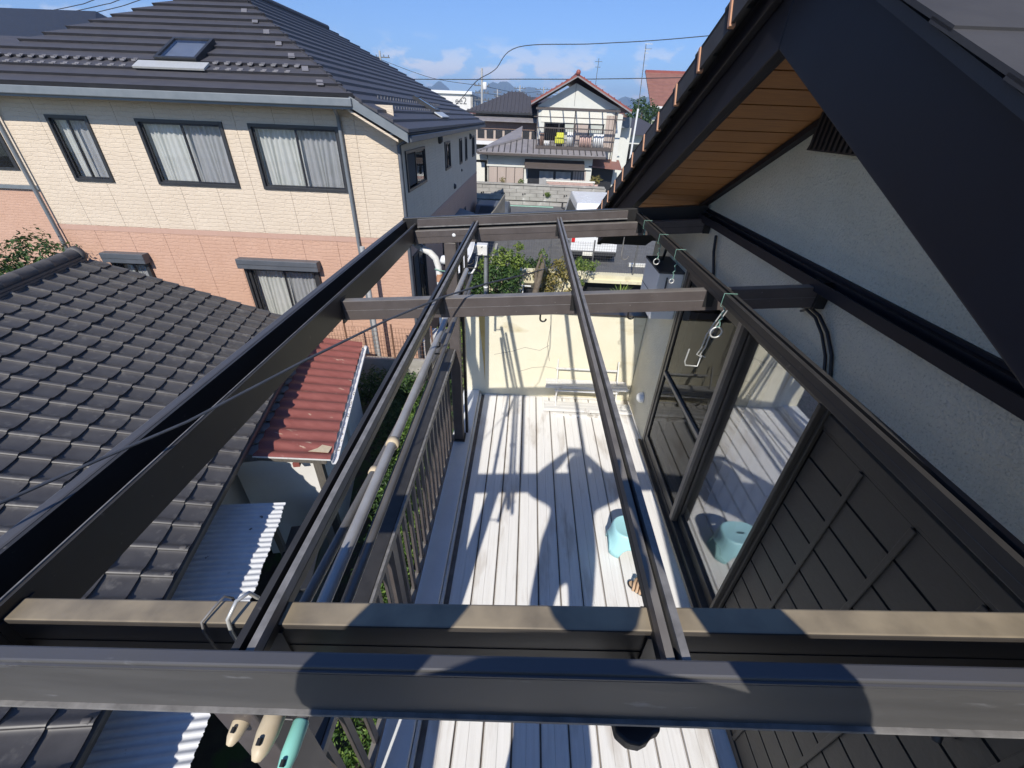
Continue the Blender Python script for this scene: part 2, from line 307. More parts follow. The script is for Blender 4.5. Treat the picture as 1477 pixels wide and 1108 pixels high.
# ------------------------------------------------------------------ mesh helpers
class MB:
    def __init__(s): s.v, s.f, s.sm = [], [], []
    def add(s, vs, fs, smooth=False):
        b = len(s.v); s.v += [Vector(p) for p in vs]
        for q in fs: s.f.append([b + i for i in q]); s.sm.append(smooth)
        return s
    def box(s, x0, x1, y0, y1, z0, z1):
        return s.add([(x0, y0, z0), (x1, y0, z0), (x1, y1, z0), (x0, y1, z0), (x0, y0, z1), (x1, y0, z1), (x1, y1, z1), (x0, y1, z1)],
                     [(0, 3, 2, 1), (4, 5, 6, 7), (0, 1, 5, 4), (1, 2, 6, 5), (2, 3, 7, 6), (3, 0, 4, 7)])
    def prism(s, poly, ext):
        n = len(poly); a = [Vector(p) for p in poly]; e = Vector(ext)
        return s.add(a + [p + e for p in a], [tuple(range(n))[::-1], tuple(range(n, 2 * n))] + [(i, (i + 1) % n, n + (i + 1) % n, n + i) for i in range(n)])
    def bar(s, p, q, w, h, upv=(0, 0, 1)):
        """box beam from p to q, w across, h along upv, p and q on its centre line"""
        p, q = Vector(p), Vector(q); d = (q - p).normalized(); u = Vector(upv)
        sd = d.cross(u).normalized(); u = sd.cross(d).normalized()
        c = [sd * (w / 2) * i + u * (h / 2) * j for i, j in ((-1, -1), (1, -1), (1, 1), (-1, 1))]
        return s.add([p + k for k in c] + [q + k for k in c], [(0, 1, 2, 3), (7, 6, 5, 4), (0, 4, 5, 1), (1, 5, 6, 2), (2, 6, 7, 3), (3, 7, 4, 0)])
    def tube(s, pts, r, n=8, cap=True):
        pts = [Vector(p) for p in pts]; rs = r if isinstance(r, (list, tuple)) else [r] * len(pts)
        rings = []; prev = None
        for i, p in enumerate(pts):
            d = (pts[min(i + 1, len(pts) - 1)] - pts[max(i - 1, 0)]).normalized()
            if prev is None:
                a = d.cross(Vector((0, 0, 1)) if abs(d.z) < 0.9 else Vector((1, 0, 0))).normalized()
            else:
                a = (prev - d * prev.dot(d)).normalized()
            prev = a; b = d.cross(a)
            rings.append([p + (a * math.cos(t) + b * math.sin(t)) * rs[i] for t in [2 * math.pi * k / n for k in range(n)]])
        vs = [q for r_ in rings for q in r_]
        fs = [(i * n + k, i * n + (k + 1) % n, (i + 1) * n + (k + 1) % n, (i + 1) * n + k) for i in range(len(pts) - 1) for k in range(n)]
        s.add(vs, fs, True)
        if cap: s.add(rings[0], [tuple(range(n))[::-1]]); s.add(rings[-1], [tuple(range(n))])
        return s
    def lathe(s, c, prof, n=16, axis=(0, 0, 1)):
        ax = Vector(axis).normalized(); a = ax.orthogonal().normalized(); b = ax.cross(a); c = Vector(c)
        vs = [c + ax * h + (a * math.cos(2 * math.pi * k / n) + b * math.sin(2 * math.pi * k / n)) * r for r, h in prof for k in range(n)]
        fs = [(i * n + k, i * n + (k + 1) % n, (i + 1) * n + (k + 1) % n, (i + 1) * n + k) for i in range(len(prof) - 1) for k in range(n)]
        return s.add(vs, fs, True)
    def build(s, name, m, parent=None, bevel=0.0, kind=None):
        base = FRAME.get(parent.name, Vector()) if parent else Vector()
        me = bpy.data.meshes.new(name)
        me.from_pydata([p - base for p in s.v], [], s.f)
        me.polygons.foreach_set('use_smooth', s.sm)
        me.update()
        if isinstance(m, str): m = M[m]
        me.materials.append(m)
        o = bpy.data.objects.new(name, me)
        col.objects.link(o)
        if parent: o.parent = parent; FRAME[o.name] = base
        if bevel:
            bv = o.modifiers.new('bevel', 'BEVEL'); bv.width = bevel; bv.segments = 2; bv.limit_method = 'ANGLE'
        if kind: o['kind'] = kind
        return o

FRAME = {}
def thing(name, label, cat, base=(0, 0, 0), rz=0, group=None, kind=None):
    """an Empty at the base; its parts are modelled in (rotated) scene coordinates"""
    o = bpy.data.objects.new(name, None)
    o.empty_display_size = 0.2
    col.objects.link(o)
    base = Vector(base)
    o.location = Matrix.Rotation(rz, 3, 'Z') @ base
    o.rotation_euler = (0, 0, rz)
    FRAME[o.name] = base
    tag(o, label, cat, group, kind)
    return o
def tag(o, label=None, cat=None, group=None, kind=None):
    if label: o['label'] = label
    if cat: o['category'] = cat
    if group: o['group'] = group
    if kind: o['kind'] = kind
    return o
def inst(name, me, parent, loc, rot=(0, 0, 0), scale=(1, 1, 1)):
    """another piece sharing mesh data"""
    o = bpy.data.objects.new(name, me); col.objects.link(o)
    base = FRAME.get(parent.name, Vector()) if parent else Vector()
    o.location = Vector(loc) - base; o.rotation_euler = rot; o.scale = scale
    if parent: o.parent = parent; FRAME[o.name] = base
    return o
def raw_mesh(name, mb, m):
    me = bpy.data.meshes.new(name); me.from_pydata(mb.v, [], mb.f)
    me.polygons.foreach_set('use_smooth', mb.sm); me.update(); me.materials.append(M[m]); return me

def leaves(mb, c, rad, n, size, flat=0.0, shell=0.55):
    c = Vector(c)
    for _ in range(n):
        while True:
            d = Vector((random.gauss(0, 1), random.gauss(0, 1), random.gauss(0, 1)))
            if d.length > 0.01: break
        d.normalize(); rr = shell + (1 - shell) * random.random() ** 0.6
        wob = 0.8 + 0.35 * math.sin(5 * d.x + 3 * c.x) * math.cos(4 * d.z + c.y)
        p = c + Vector((d.x * rad[0], d.y * rad[1], d.z * rad[2])) * rr * wob
        leaf(mb, p, d, size * random.uniform(0.6, 1.3))
def leaf(mb, p, d, sz):
    nrm = (Vector(d) * 0.8 + Vector((random.uniform(-1, 1), random.uniform(-1, 1), random.uniform(-0.4, 1.2)))).normalized()
    a = nrm.orthogonal().normalized(); a.rotate(Matrix.Rotation(random.uniform(0, 6.28), 3, nrm)); b = nrm.cross(a)
    a *= sz; b *= sz * 0.45
    mb.add([p - a, p + b * 0.9 - a * 0.1 + nrm * sz * 0.12, p + a, p - b * 0.9 - a * 0.1 + nrm * sz * 0.12], [(0, 1, 2), (0, 2, 3)])


def text_mesh(name, body, size, m, parent, loc):
    cu = bpy.data.curves.new('tmp', 'FONT'); cu.body = body; cu.size = size; cu.align_x = 'CENTER'; cu.extrude = 0.002
    to = bpy.data.objects.new('tmp', cu); col.objects.link(to)
    bpy.context.view_layer.update()
    me = bpy.data.meshes.new_from_object(to); col.objects.unlink(to); bpy.data.objects.remove(to)
    me.materials.clear(); me.materials.append(M[m]); me.name = name
    return inst(name, me, parent, loc, (R(90), 0, 0))

# ================================================================== setting: ground, road, far land, hills
def sheet(name, x0, x1, y0, y1, z, m):
    o = MB().add([(x0, y0, z), (x1, y0, z), (x1, y1, z), (x0, y1, z)], [(0, 1, 2, 3)]).build(name, m)
    o['kind'] = 'structure'; return o
sheet('ground', -60, 60, -40, 14.2, 0.0, 'earth')
sheet('road', -60, 60, 14.2, 26.5, 1.35, 'asphalt')
sheet('upper_ground', -4100, 4100, 26.5, 4100, 1.31, 'farland')
rw = MB()
for k in range(2):                                                   # bank that carries the road
    rw.add([(-60, 14.2, 0), (60, 14.2, 0), (60, 14.2, 1.35), (-60, 14.2, 1.35)], [(0, 1, 2, 3)]) if k == 0 else None
o = rw.build('road_bank', 'concrete_dk'); o['kind'] = 'structure'
o = MB().box(-30, 1.5, 26.02, 26.3, 1.354, 1.362).build('road_edge_line', 'green_line'); o['kind'] = 'structure'

hm = MB()
def ridge_line(y, pts, depth):
    n = len(pts)
    top = [(x, y, z) for x, z in pts]; fr = [(x, y - depth, 0) for x, z in pts]
    mid = [(x + random.uniform(-20, 20), y - depth * 0.5, z * random.uniform(0.42, 0.62)) for x, z in pts]
    bk = [(x, y + depth, 0) for x, z in pts]
    hm.add(fr + mid + top + bk, [(i + r * n, i + 1 + r * n, i + 1 + (r + 1) * n, i + (r + 1) * n) for r in range(3) for i in range(n - 1)], False)
def hills(y, peaks, x0, x1, step, base, depth):
    pts = []; x = x0
    while x <= x1:
        z = base + 9 * math.sin(x * 0.011) + 5 * math.sin(x * 0.031 + 1) + random.uniform(-1.5, 1.5)
        for px, pz, w in peaks: z = max(z, pz * math.exp(-abs((x - px) / w) ** 1.5) + 3 * math.sin(x * 0.05) + 2 * math.sin(x * 0.12) + random.uniform(-1.2, 1.2))
        pts.append((x, z)); x += step
    ridge_line(y, pts, depth)
hills(3000, [(-555, 170, 130), (-640, 140, 260), (-170, 183, 170), (-240, 172, 200), (-20, 160, 200), (110, 122, 200), (560, 126, 260), (690, 132, 220), (-900, 140, 300), (-1400, 150, 500), (1900, 150, 600)], -3600, 3600, 14, 96, 700)
o = hm.build('hills', 'hill'); o['kind'] = 'structure'

# ================================================================== our own house: gable wall, eaves, sliding door, shutter box
WX = 1.34
APY = 1.78
def zs(y): return D + 3.138 - 0.48 * abs(y - APY)        # soffit line on the wall
def zb(y): return D + 3.065 - 0.46 * abs(y - APY)        # bottom edge of the barge boards
YF, YN = 4.45, -1.15
house = thing('house', 'grey stucco gable house with black barge boards beside the balcony', 'house', (WX, 1.6, 0))
w = MB()
w.prism([(WX, 3.30, 0), (WX, YF, 0), (WX, YF, zs(YF)), (WX, 3.30, zs(3.30))], (0.14, 0, 0))
w.prism([(WX, YN, 0), (WX, 1.40, 0), (WX, 1.40, zs(1.40)), (WX, YN, zs(YN))], (0.14, 0, 0))
w.prism([(WX, 1.40, D + 1.95), (WX, 3.30, D + 1.95), (WX, 3.30, zs(3.30)), (WX, APY, zs(APY)), (WX, 1.40, zs(1.40))], (0.14, 0, 0))
w.prism([(WX, 1.40, 0), (WX, 3.30, 0), (WX, 3.30, D + 0.12), (WX, 1.40, D + 0.12)], (0.14, 0, 0))
w.build('wall', 'stucco', house)
MB().box(WX + 0.14, 7.0, YF - 0.12, YF, 0, zs(YF)).build('far_wall', 'stucco_pale', house)
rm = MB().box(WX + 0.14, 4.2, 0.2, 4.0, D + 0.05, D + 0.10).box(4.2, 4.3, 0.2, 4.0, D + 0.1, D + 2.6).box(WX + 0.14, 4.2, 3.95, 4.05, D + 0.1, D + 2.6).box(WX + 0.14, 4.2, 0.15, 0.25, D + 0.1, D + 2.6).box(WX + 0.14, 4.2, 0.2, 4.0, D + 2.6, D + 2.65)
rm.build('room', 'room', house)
# soffit boards, one by one along the far slope
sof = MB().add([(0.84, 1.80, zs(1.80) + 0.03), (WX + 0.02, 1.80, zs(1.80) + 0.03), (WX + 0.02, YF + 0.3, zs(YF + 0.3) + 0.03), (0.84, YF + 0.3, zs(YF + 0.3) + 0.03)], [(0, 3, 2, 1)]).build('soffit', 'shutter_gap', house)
s_len = 0.118; y = 1.80; bmesh_ = None
sl = math.atan(0.48)
bme = raw_mesh('soffit_board', MB().box(0, WX - 0.842, 0, s_len - 0.009, -0.002, 0.014), 'soffit')
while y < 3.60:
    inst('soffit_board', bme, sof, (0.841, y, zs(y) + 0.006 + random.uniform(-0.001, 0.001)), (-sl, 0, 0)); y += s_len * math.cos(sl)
MB().prism([(0.842, y + 0.004, zs(y) - 0.004), (0.842, YF + 0.34, zs(YF + 0.34) - 0.004), (0.842, YF + 0.34, zs(YF + 0.34) + 0.02), (0.842, y + 0.004, zs(y) + 0.02)], (WX - 0.844, 0, 0)).build('eave_shade_panel', 'black_barge', house)  # black panel instead of boards: shade under the far eave put in as colour
MB().add([(0.84, 1.78, zs(1.78)), (WX, 1.78, zs(1.78)), (WX, YN, zs(YN)), (0.84, YN, zs(YN))], [(0, 1, 2, 3)]).build('near_soffit', 'soffit', house)
MB().prism([(1.30, 1.9, zs(1.9) - 0.035), (1.30, YF, zs(YF) - 0.035), (1.30, YF, zs(YF) - 0.004), (1.30, 1.9, zs(1.9) - 0.004)], (0.038, 0, 0)).build('soffit_trim', 'black_barge', house)
# barge boards
BH = 0.215
for nm, ya, yb in (('far', APY + 0.002, YF + 0.35), ('near', APY - 0.002, YN - 0.35)):
    lab = 'sunlit black barge board running away' if nm == 'far' else 'wide shaded black barge board near the camera'
    bh = BH if nm == 'far' else BH + 0.035
    o = MB().prism([(0.80, ya, zb(ya)), (0.80, yb, zb(yb)), (0.80, yb, zb(yb) + bh), (0.80, ya, zb(ya) + bh)], (0.038, 0, 0)).build('barge_board', 'black_barge', house, bevel=0.004)
    o['label'] = lab
    if nm == 'far': MB().prism([(0.765, ya, zb(ya) + BH - 0.055), (0.765, yb, zb(yb) + BH - 0.055), (0.765, yb, zb(yb) + BH + 0.006), (0.765, ya, zb(ya) + BH + 0.006)], (0.033, 0, 0)).build('barge_trim', 'black_barge', house, bevel=0.004)
    # underside closing strip between board and soffit
    MB().prism([(0.838, ya, zb(ya) + 0.01), (0.838, yb, zb(yb) + 0.01), (0.838, yb, zs(yb) + 0.02), (0.838, ya, zs(ya) + 0.02)], (0.02, 0, 0)).build('barge_backing', 'black_barge', house)
# roof deck and verge tiles
rfm = MB()
for ya, yb, dz in ((APY, YF + 0.40, 0), (APY, YN - 0.40, 0.035)):
    rfm.prism([(0.77, ya, zb(ya) + BH + dz + 0.006), (0.77, yb, zb(yb) + BH + dz + 0.006), (0.77, yb, zb(yb) + BH + dz + 0.03), (0.77, ya, zb(ya) + BH + dz + 0.03)], (6.2, 0, 0))
roof = rfm.build('roof', 'roof_slate', house)
sb = math.atan(0.46); tl = 0.27
vt = MB().box(0.0, 6.2, 0, tl + 0.05, 0, 0.016)
vt.box(0.0, 0.012, 0, tl + 0.02, -0.075, 0.016)
vtm = raw_mesh('roof_tile_course', vt, 'roof_slate')
oem = raw_mesh('tile_edge', MB().box(-0.003, 0.02, -0.006, 0.010, -0.075, 0.020), 'orange')
y = APY + 0.01
while y < YF + 0.35:
    t = inst('verge_tile', vtm, roof, (0.70, y, zb(y) + BH + 0.047), (-sb + 0.045, 0, 0))
    inst('tile_edge', oem, roof, (0.697, y + (tl - 0.01) * math.cos(sb), zb(y + tl * math.cos(sb)) + BH + 0.055), (-sb, 0, 0))
    y += tl * math.cos(sb)
vt2 = MB().box(0.0, 6.2, -tl - 0.05, 0, 0, 0.010)

vtm2 = raw_mesh('roof_tile_course', vt2, 'roof_slate')
y = APY - 0.01
while y > YN - 0.3:
    inst('verge_tile', vtm2, roof, (0.762, y, zb(y) + BH + 0.068), (sb - 0.02, 0, 0)); y -= tl * math.cos(sb) * 0.92
MB().tube([(0.68, APY, D + 3.38), (7.0, APY, D + 3.38)], 0.07, 12).build('ridge_cap', 'roof_slate', house)
# gable vent: black pleated hood
v = MB().prism([(1.285, 1.78, D + 2.765), (1.285, 2.27, D + 2.765), (1.285, 2.19, D + 2.925), (1.285, 1.78, D + 2.95)], (0.054, 0, 0)).build('gable_vent', 'black', house)
for k in range(13):
    yy = 1.80 + k * 0.036
    MB().bar((1.280, yy, D + 2.772), (1.280, yy - 0.004, D + 2.915), 0.016, 0.012, (1, 0, 0)).build('vent_rib', 'black', v)
# small round exterior cables on the wall
MB().tube([(1.325, 1.90, D + 2.14), (1.31, 1.83, D + 2.165), (1.315, 1.76, D + 2.155), (1.325, 1.685, D + 2.11), (1.33, 1.61, D + 2.04), (1.33, 1.56, D + 1.96), (1.335, 1.55, D + 1.90)], 0.0075, 8).build('wall_cable', 'black', house)
MB().tube([(1.325, 1.90, D + 2.12), (1.305, 1.84, D + 2.15), (1.312, 1.775, D + 2.14), (1.325, 1.71, D + 2.09), (1.33, 1.64, D + 2.02), (1.33, 1.59, D + 1.94), (1.335, 1.58, D + 1.90)], 0.0065, 8).build('wall_cable', 'black', house)
MB().tube([(1.325, 3.05, D + 2.2), (1.32, 3.0, D + 2.1), (1.325, 2.92, D + 1.98), (1.33, 2.86, D + 1.8)], 0.010, 8).build('wall_cable', 'black', house)
# sliding door
door = MB()
for a in ((1.40, 1.45, 0.10, 1.95), (3.25, 3.30, 0.10, 1.95)): door.box(1.285, 1.40, a[0], a[1], D + a[2], D + a[3])
door.box(1.285, 1.40, 1.45, 3.25, D + 0.10, D + 0.165).box(1.285, 1.40, 1.45, 3.25, D + 1.89, D + 1.95)
door.box(1.25, 1.285, 1.38, 3.32, D + 0.085, D + 0.12)
door = door.build('sliding_door', 'sash', house, bevel=0.003)
def sashpanel(x, y0, y1, m, gl, rail=None):
    s = MB(); t = 0.042
    s.box(x, x + 0.03, y0, y0 + t, D + 0.166, D + 1.889).box(x, x + 0.03, y1 - t, y1, D + 0.166, D + 1.889)
    s.box(x, x + 0.03, y0 + t, y1 - t, D + 0.166, D + 0.25).box(x, x + 0.03, y0 + t, y1 - t, D + 1.83, D + 1.889)
    s.build('door_sash', m, door, bevel=0.002)
    MB().box(x + 0.012, x + 0.017, y0 + t, y1 - t, D + 0.25, D + 1.83).build('pane', gl, door)
    if rail: MB().box(x - 0.006, x + 0.03, y0 + t, y1 - t, D + rail, D + rail + 0.028).build('mid_rail', 'sash_pale', door)
sashpanel(1.292, 2.25, 3.249, 'sash', 'screen', 0.97)
MB().box(1.272, 1.291, 2.252, 2.292, D + 0.17, D + 1.888).build('meeting_stile', 'sash_pale', door)
sashpanel(1.330, 1.452, 2.285, 'sash', 'door_glass')
# interior paper screen lattice behind the clear pane
lt = MB()
for k in range(5): lt.box(1.62, 1.626, 1.30 + 0.26 * k, 1.306 + 0.26 * k, D + 0.1, D + 2.2)
for k in range(8): lt.box(1.617, 1.62, 1.0, 2.5, D + 0.3 + 0.24 * k, D + 0.305 + 0.24 * k)
lt.build('interior_lattice', 'lattice', door)
lc = MB(); n = 60
pts = [(1.60 + 0.012 * math.sin(i * 0.8), 1.30 + 1.1 * i / n, z) for z in (D + 0.12, D + 2.1) for i in range(n + 1)]
lc.add(pts, [(i, i + 1, n + 2 + i, n + 1 + i) for i in range(n)], True); lc.build('lace_curtain', 'white_pl', door)
# shutter box: back plate, framed, each pressed panel its own piece, battens between columns
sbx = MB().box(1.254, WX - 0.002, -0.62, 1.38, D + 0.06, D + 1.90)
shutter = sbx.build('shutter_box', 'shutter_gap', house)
MB().box(1.20, WX - 0.003, 1.381, 1.40, D + 0.05, D + 1.93).box(1.225, 1.245, 1.365, 1.381, D + 0.05, D + 1.92).build('shutter_jamb', 'shutter', shutter, bevel=0.003)
MB().box(1.235, WX - 0.003, -0.62, 1.365, D + 1.845, D + 1.90).box(1.242, 1.254, -0.62, 1.365, D + 1.826, D + 1.842).build('top_rail', 'shutter', shutter, bevel=0.003)
MB().box(1.235, WX - 0.003, -0.62, 1.365, D + 0.05, D + 0.10).build('bottom_rail', 'shutter', shutter, bevel=0.003)
pitch = 0.143; g = 0.011
zt = [1.684 - pitch * k for k in range(11)]
rows = [(zt[0] + g / 2, 1.824)] + [(zt[k + 1] + g / 2, zt[k] - g / 2) for k in range(10)] + [(0.101, zt[10] - g / 2)]
pm = raw_mesh('pressed_panel', MB().box(-0.010, 0.0, 0, 0.236, 0, pitch - g), 'shutter')
ys = [1.128 - 0.243 * k for k in range(8)]
for k, yb_ in enumerate(ys):
    for i, (z0, z1) in enumerate(rows):
        o = inst('pressed_panel', pm, shutter, (1.254, yb_, D + z0)); o.scale = (1, 1.0 if k else 0.97, (z1 - z0) / (pitch - g))
    MB().box(1.236, 1.2435, yb_ - 0.016, yb_ + 0.006, D + 0.102, D + 1.822).build('batten', 'shutter', shutter, bevel=0.003)
hk = MB().tube([(1.244, 0.50, D + 1.50), (1.21, 0.50, D + 1.505), (1.19, 0.49, D + 1.49), (1.185, 0.47, D + 1.46)], [0.022, 0.022, 0.016, 0.012], 10).box(1.236, 1.244, 0.475, 0.525, D + 1.46, D + 1.54)
hk.build('shutter_pull', 'black', shutter)
# small white vent hood on the wall
vh = MB().lathe((1.335, 3.72, D + 0.36), [(0.001, 0.062), (0.03, 0.058), (0.055, 0.03), (0.062, 0.0)], 16, (-1, 0, 0))
vh.build('vent_hood', 'white_pl', house)

# grey wall box with lid and cables
gb = thing('wall_box', 'light grey enamel utility box with dark lid on the stucco wall', 'utility box', (1.25, 3.7, D + 1.38))
MB().box(1.13, 1.338, 3.46, 3.92, D + 1.38, D + 1.79).build('case', 'grey_box', gb, bevel=0.006)
MB().box(1.122, 1.338, 3.452, 3.928, D + 1.791, D + 1.81).build('lid', 'grey_box_top', gb, bevel=0.003)
MB().box(1.1285, 1.130, 3.463, 3.917, D + 1.575, D + 1.581).build('seam', 'grey_box_top', gb)
MB().tube([(1.20, 3.452, D + 1.76), (1.20, 3.446, D + 1.70), (1.20, 3.45, D + 1.60)], 0.007).tube([(1.19, 3.455, D + 1.62), (1.22, 3.445, D + 1.61)], 0.006).build('latch', 'grey_box_top', gb)
MB().tube([(1.24, 3.8, D + 1.81), (1.22, 3.7, D + 1.95), (1.2, 3.5, D + 2.02), (1.16, 3.36, D + 2.06), (1.05, 3.30, D + 2.08)], 0.012).build('conduit', 'black', gb)

# ================================================================== balcony
bal = thing('balcony', 'white ribbed balcony deck with cream parapet wall at the end', 'balcony', (0.4, 2, D))
MB().box(-0.66, WX, -1.6, 4.17, D - 0.22, D - 0.02).build('slab', 'deck_groove', bal)
bw = 0.1575; x = -0.413
bd = MB(); g2 = 0.0105
bd.box(g2, bw * 0.5 - 0.0006, -1.6, 4.168, -0.02, 0.0).box(bw * 0.5 + 0.0006, bw - g2, -1.6, 4.168, -0.02, 0.0).box(g2 - 0.0045, g2 - 0.001, -1.6, 4.168, -0.02, 0.004).box(bw - g2 + 0.001, bw - g2 + 0.0045, -1.6, 4.168, -0.02, 0.004)
bdm = raw_mesh('deck_board', bd, 'deck')
while x < WX - 0.10:
    inst('deck_board', bdm, bal, (x, 0, D + random.uniform(-0.001, 0.001))); x += bw
MB().box(x + 0.004, WX - 0.002, -1.6, 4.168, D - 0.02, D + 0.001).build('deck_edge_board', 'deck', bal)
MB().box(-0.66, -0.47, -1.6, 4.168, D - 0.02, D + 0.052).build('ledge', 'ledge', bal, bevel=0.006)
MB().box(-0.466, -0.445, -1.6, 4.16, D - 0.02, D + 0.022).build('ledge_flashing', 'ledge', bal, bevel=0.004)
MB().box(-0.66, WX - 0.002, 4.17, 4.30, D - 0.5, D + 1.09).build('parapet', 'parapet', bal, bevel=0.008)
MB().box(-0.68, WX - 0.004, 4.15, 4.32, D + 1.092, D + 1.11).build('parapet_cap', 'sash', bal)
st = MB().prism([(-0.475, 4.168, D + 1.05), (-0.405, 4.168, D + 1.05), (-0.405, 4.168, D + 0.18), (-0.425, 4.168, D + 0.5)], (0, -0.002, 0)).build('rust_stain', 'stain', bal)
ck = MB()
for pts in ([(-0.30, .55), (-0.1, .60), (0.05, .66), (0.22, .63), (0.32, .70)], [(0.0, .34), (0.15, .40), (0.3, .42), (0.45, .40)], [(0.32, .95), (0.30, .7), (0.34, .5)]):
    ck.tube([(a, 4.1695, D + b) for a, b in pts], 0.0022, 4, False)
ck.build('hairline_cracks', 'deck_groove', bal)

rail = thing('railing', 'dark bronze balcony railing with flat handrail and thin bars', 'railing', (-0.64, 1.8, D + 0.05))
MB().box(-0.705, -0.585, -1.6, 3.215, D + 1.075, D + 1.11).build('handrail', 'bronze_clean', rail, bevel=0.004)
MB().box(-0.585, -0.572, -1.6, 3.215, D + 1.06, D + 1.105).build('handrail_lip', 'bronze_flange', rail)
MB().box(-0.665, -0.615, -1.6, 3.215, D + 1.03, D + 1.074).build('upper_channel', 'bronze_clean', rail)
MB().box(-0.66, -0.62, -1.6, 3.215, D + 0.10, D + 0.135).build('bottom_rail', 'bronze', rail)
blm = raw_mesh('baluster', MB().box(-0.011, 0.011, -0.016, 0.016, 0, 0.894), 'bronze')
y = -1.0
while y < 3.15:
    if abs(y - 0.38) > 0.07: inst('baluster', blm, rail, (-0.64, y, D + 0.1355))
    y += 0.118
for yy in (1.35, -1.3):
    MB().box(-0.667, -0.613, yy - 0.03, yy + 0.03, D + 0.052, D + 1.03).build('post', 'bronze', rail)

# ================================================================== terrace roof frame
def zr(x): return D + 2.213 + 0.081 * x
perg = thing('terrace_roof_frame', 'dark bronze aluminium terrace roof frame without its panels', 'roof frame', (0, 1.8, D))
TX = Vector((1, 0, 0.081)).normalized()
def xbeam(name, x0, x1, y0, y1, top, h, m, bevel=0.003):
    """beam across the balcony following the fall of the roof; top = offset of its top face from the roof plane"""
    p = [(x0, y0, zr(x0) + top - h), (x1, y0, zr(x1) + top - h), (x1, y0, zr(x1) + top), (x0, y0, zr(x0) + top)]
    return MB().prism(p, (0, y1 - y0, 0)).build(name, m, perg, bevel=bevel)
for y0, y1, nm, m in ((0.333, 0.372, 'near', 'bronze_dusty'), (1.795, 1.838, 'mid', 'bronze'), (3.215, 3.258, 'far', 'bronze')):
    b = xbeam('cross_beam', -0.845, 1.30, y0, y1, -0.030 if nm == 'near' else -0.045, 0.095, m)
    # shallow seam along the middle of its near face
    p = [(-0.84, y0 - 0.001, zr(-0.84) - 0.092), (1.29, y0 - 0.001, zr(1.29) - 0.092), (1.29, y0 - 0.001, zr(1.29) - 0.0905), (-0.84, y0 - 0.001, zr(-0.84) - 0.0905)]
    MB().prism(p, (0, 0.002, 0)).build('seam', 'bronze_flange' if nm == 'mid' else 'shutter_gap', b)
    MB().box(-0.851, -0.842, y0 - 0.012, y1 + 0.012, zr(-0.845) - 0.15, zr(-0.845) - 0.035).build('end_bracket', 'bronze_clean', perg)
    MB().box(1.288, 1.335, y0 - 0.015, y1 + 0.015, zr(1.3) - 0.14, zr(1.3) - 0.02).build('wall_bracket', 'bronze_clean', perg)
# end rafters
nb = MB(); x0, x1 = -0.95, 1.32
def nbp(y0, y1, t, h, mb):
    return mb.prism([(x0, y0, zr(x0) + t - h), (x1, y0, zr(x1) + t - h), (x1, y0, zr(x1) + t), (x0, y0, zr(x0) + t)], (0, y1 - y0, 0))
nbp(0.258, 0.279, 0.008, 0.150, nb)
near_r = nb.build('end_rafter', 'bronze_grey', perg, bevel=0.003); near_r['label'] = 'wide chalky end rafter nearest the camera'
l1 = MB(); nbp(0.2545, 0.2578, 0.002, 0.004, l1); nbp(0.2555, 0.2579, -0.006, 0.003, l1); l1.build('rafter_lip', 'bronze_grey', near_r)
l2 = MB(); nbp(0.251, 0.2578, -0.134, 0.007, l2); l2.build('rafter_drip_edge', 'bronze_flange', near_r)
fb = MB(); nbp(3.30, 3.345, 0.035, 0.10, fb); far_r = fb.build('end_rafter', 'bronze_clean', perg, bevel=0.003); far_r['label'] = 'far end rafter above the parapet'
fi = MB().prism([(-0.83, 3.272, zr(-0.83) - 0.022), (0.74, 3.272, zr(0.74) - 0.022), (0.74, 3.272, zr(0.74) + 0.026), (-0.83, 3.272, zr(-0.83) + 0.026)], (0, 0.026, 0)); fi.build('rafter_filler', 'bronze', far_r)
fi = MB().prism([(-0.83, 3.262, zr(-0.83) - 0.030), (0.74, 3.262, zr(0.74) - 0.030), (0.74, 3.262, zr(0.74) - 0.023), (-0.83, 3.262, zr(-0.83) - 0.023)], (0, 0.036, 0)); fi.build('filler_lip', 'bronze_flange', far_r)
# purlins along the balcony: open channels
def purlin(xc, m, fl, fr_, w_=0.017):
    z = zr(xc)
    b = MB().box(xc - w_, xc + w_, 0.2795, 3.299, z - 0.044, z - 0.022).build('purlin', m, perg, bevel=0.002)
    MB().box(xc - w_, xc - w_ * 0.3, 0.2795, 3.299, z - 0.0215, z + 0.002).build('purlin_flange', fl, b)
    MB().box(xc + w_ * 0.3, xc + w_, 0.2795, 3.299, z - 0.0215, z + 0.002).build('purlin_flange', fr_, b)
    MB().box(xc - w_ * 0.3, xc + w_ * 0.3, 0.2795, 3.299, z - 0.0215, z - 0.016).build('purlin_groove', 'shutter_gap', b)
    return b
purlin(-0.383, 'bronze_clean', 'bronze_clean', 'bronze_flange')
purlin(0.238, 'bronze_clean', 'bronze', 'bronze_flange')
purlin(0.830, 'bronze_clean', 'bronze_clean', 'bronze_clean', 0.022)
for xc in (-0.383, 0.238, 0.83):
    for yb_ in (0.333, 1.795, 3.215):
        MB().box(xc - 0.021, xc + 0.021, yb_ - 0.004, yb_ + 0.047, zr(xc) - 0.12, zr(xc) - 0.046).build('purlin_clip', 'bronze_clean', perg)
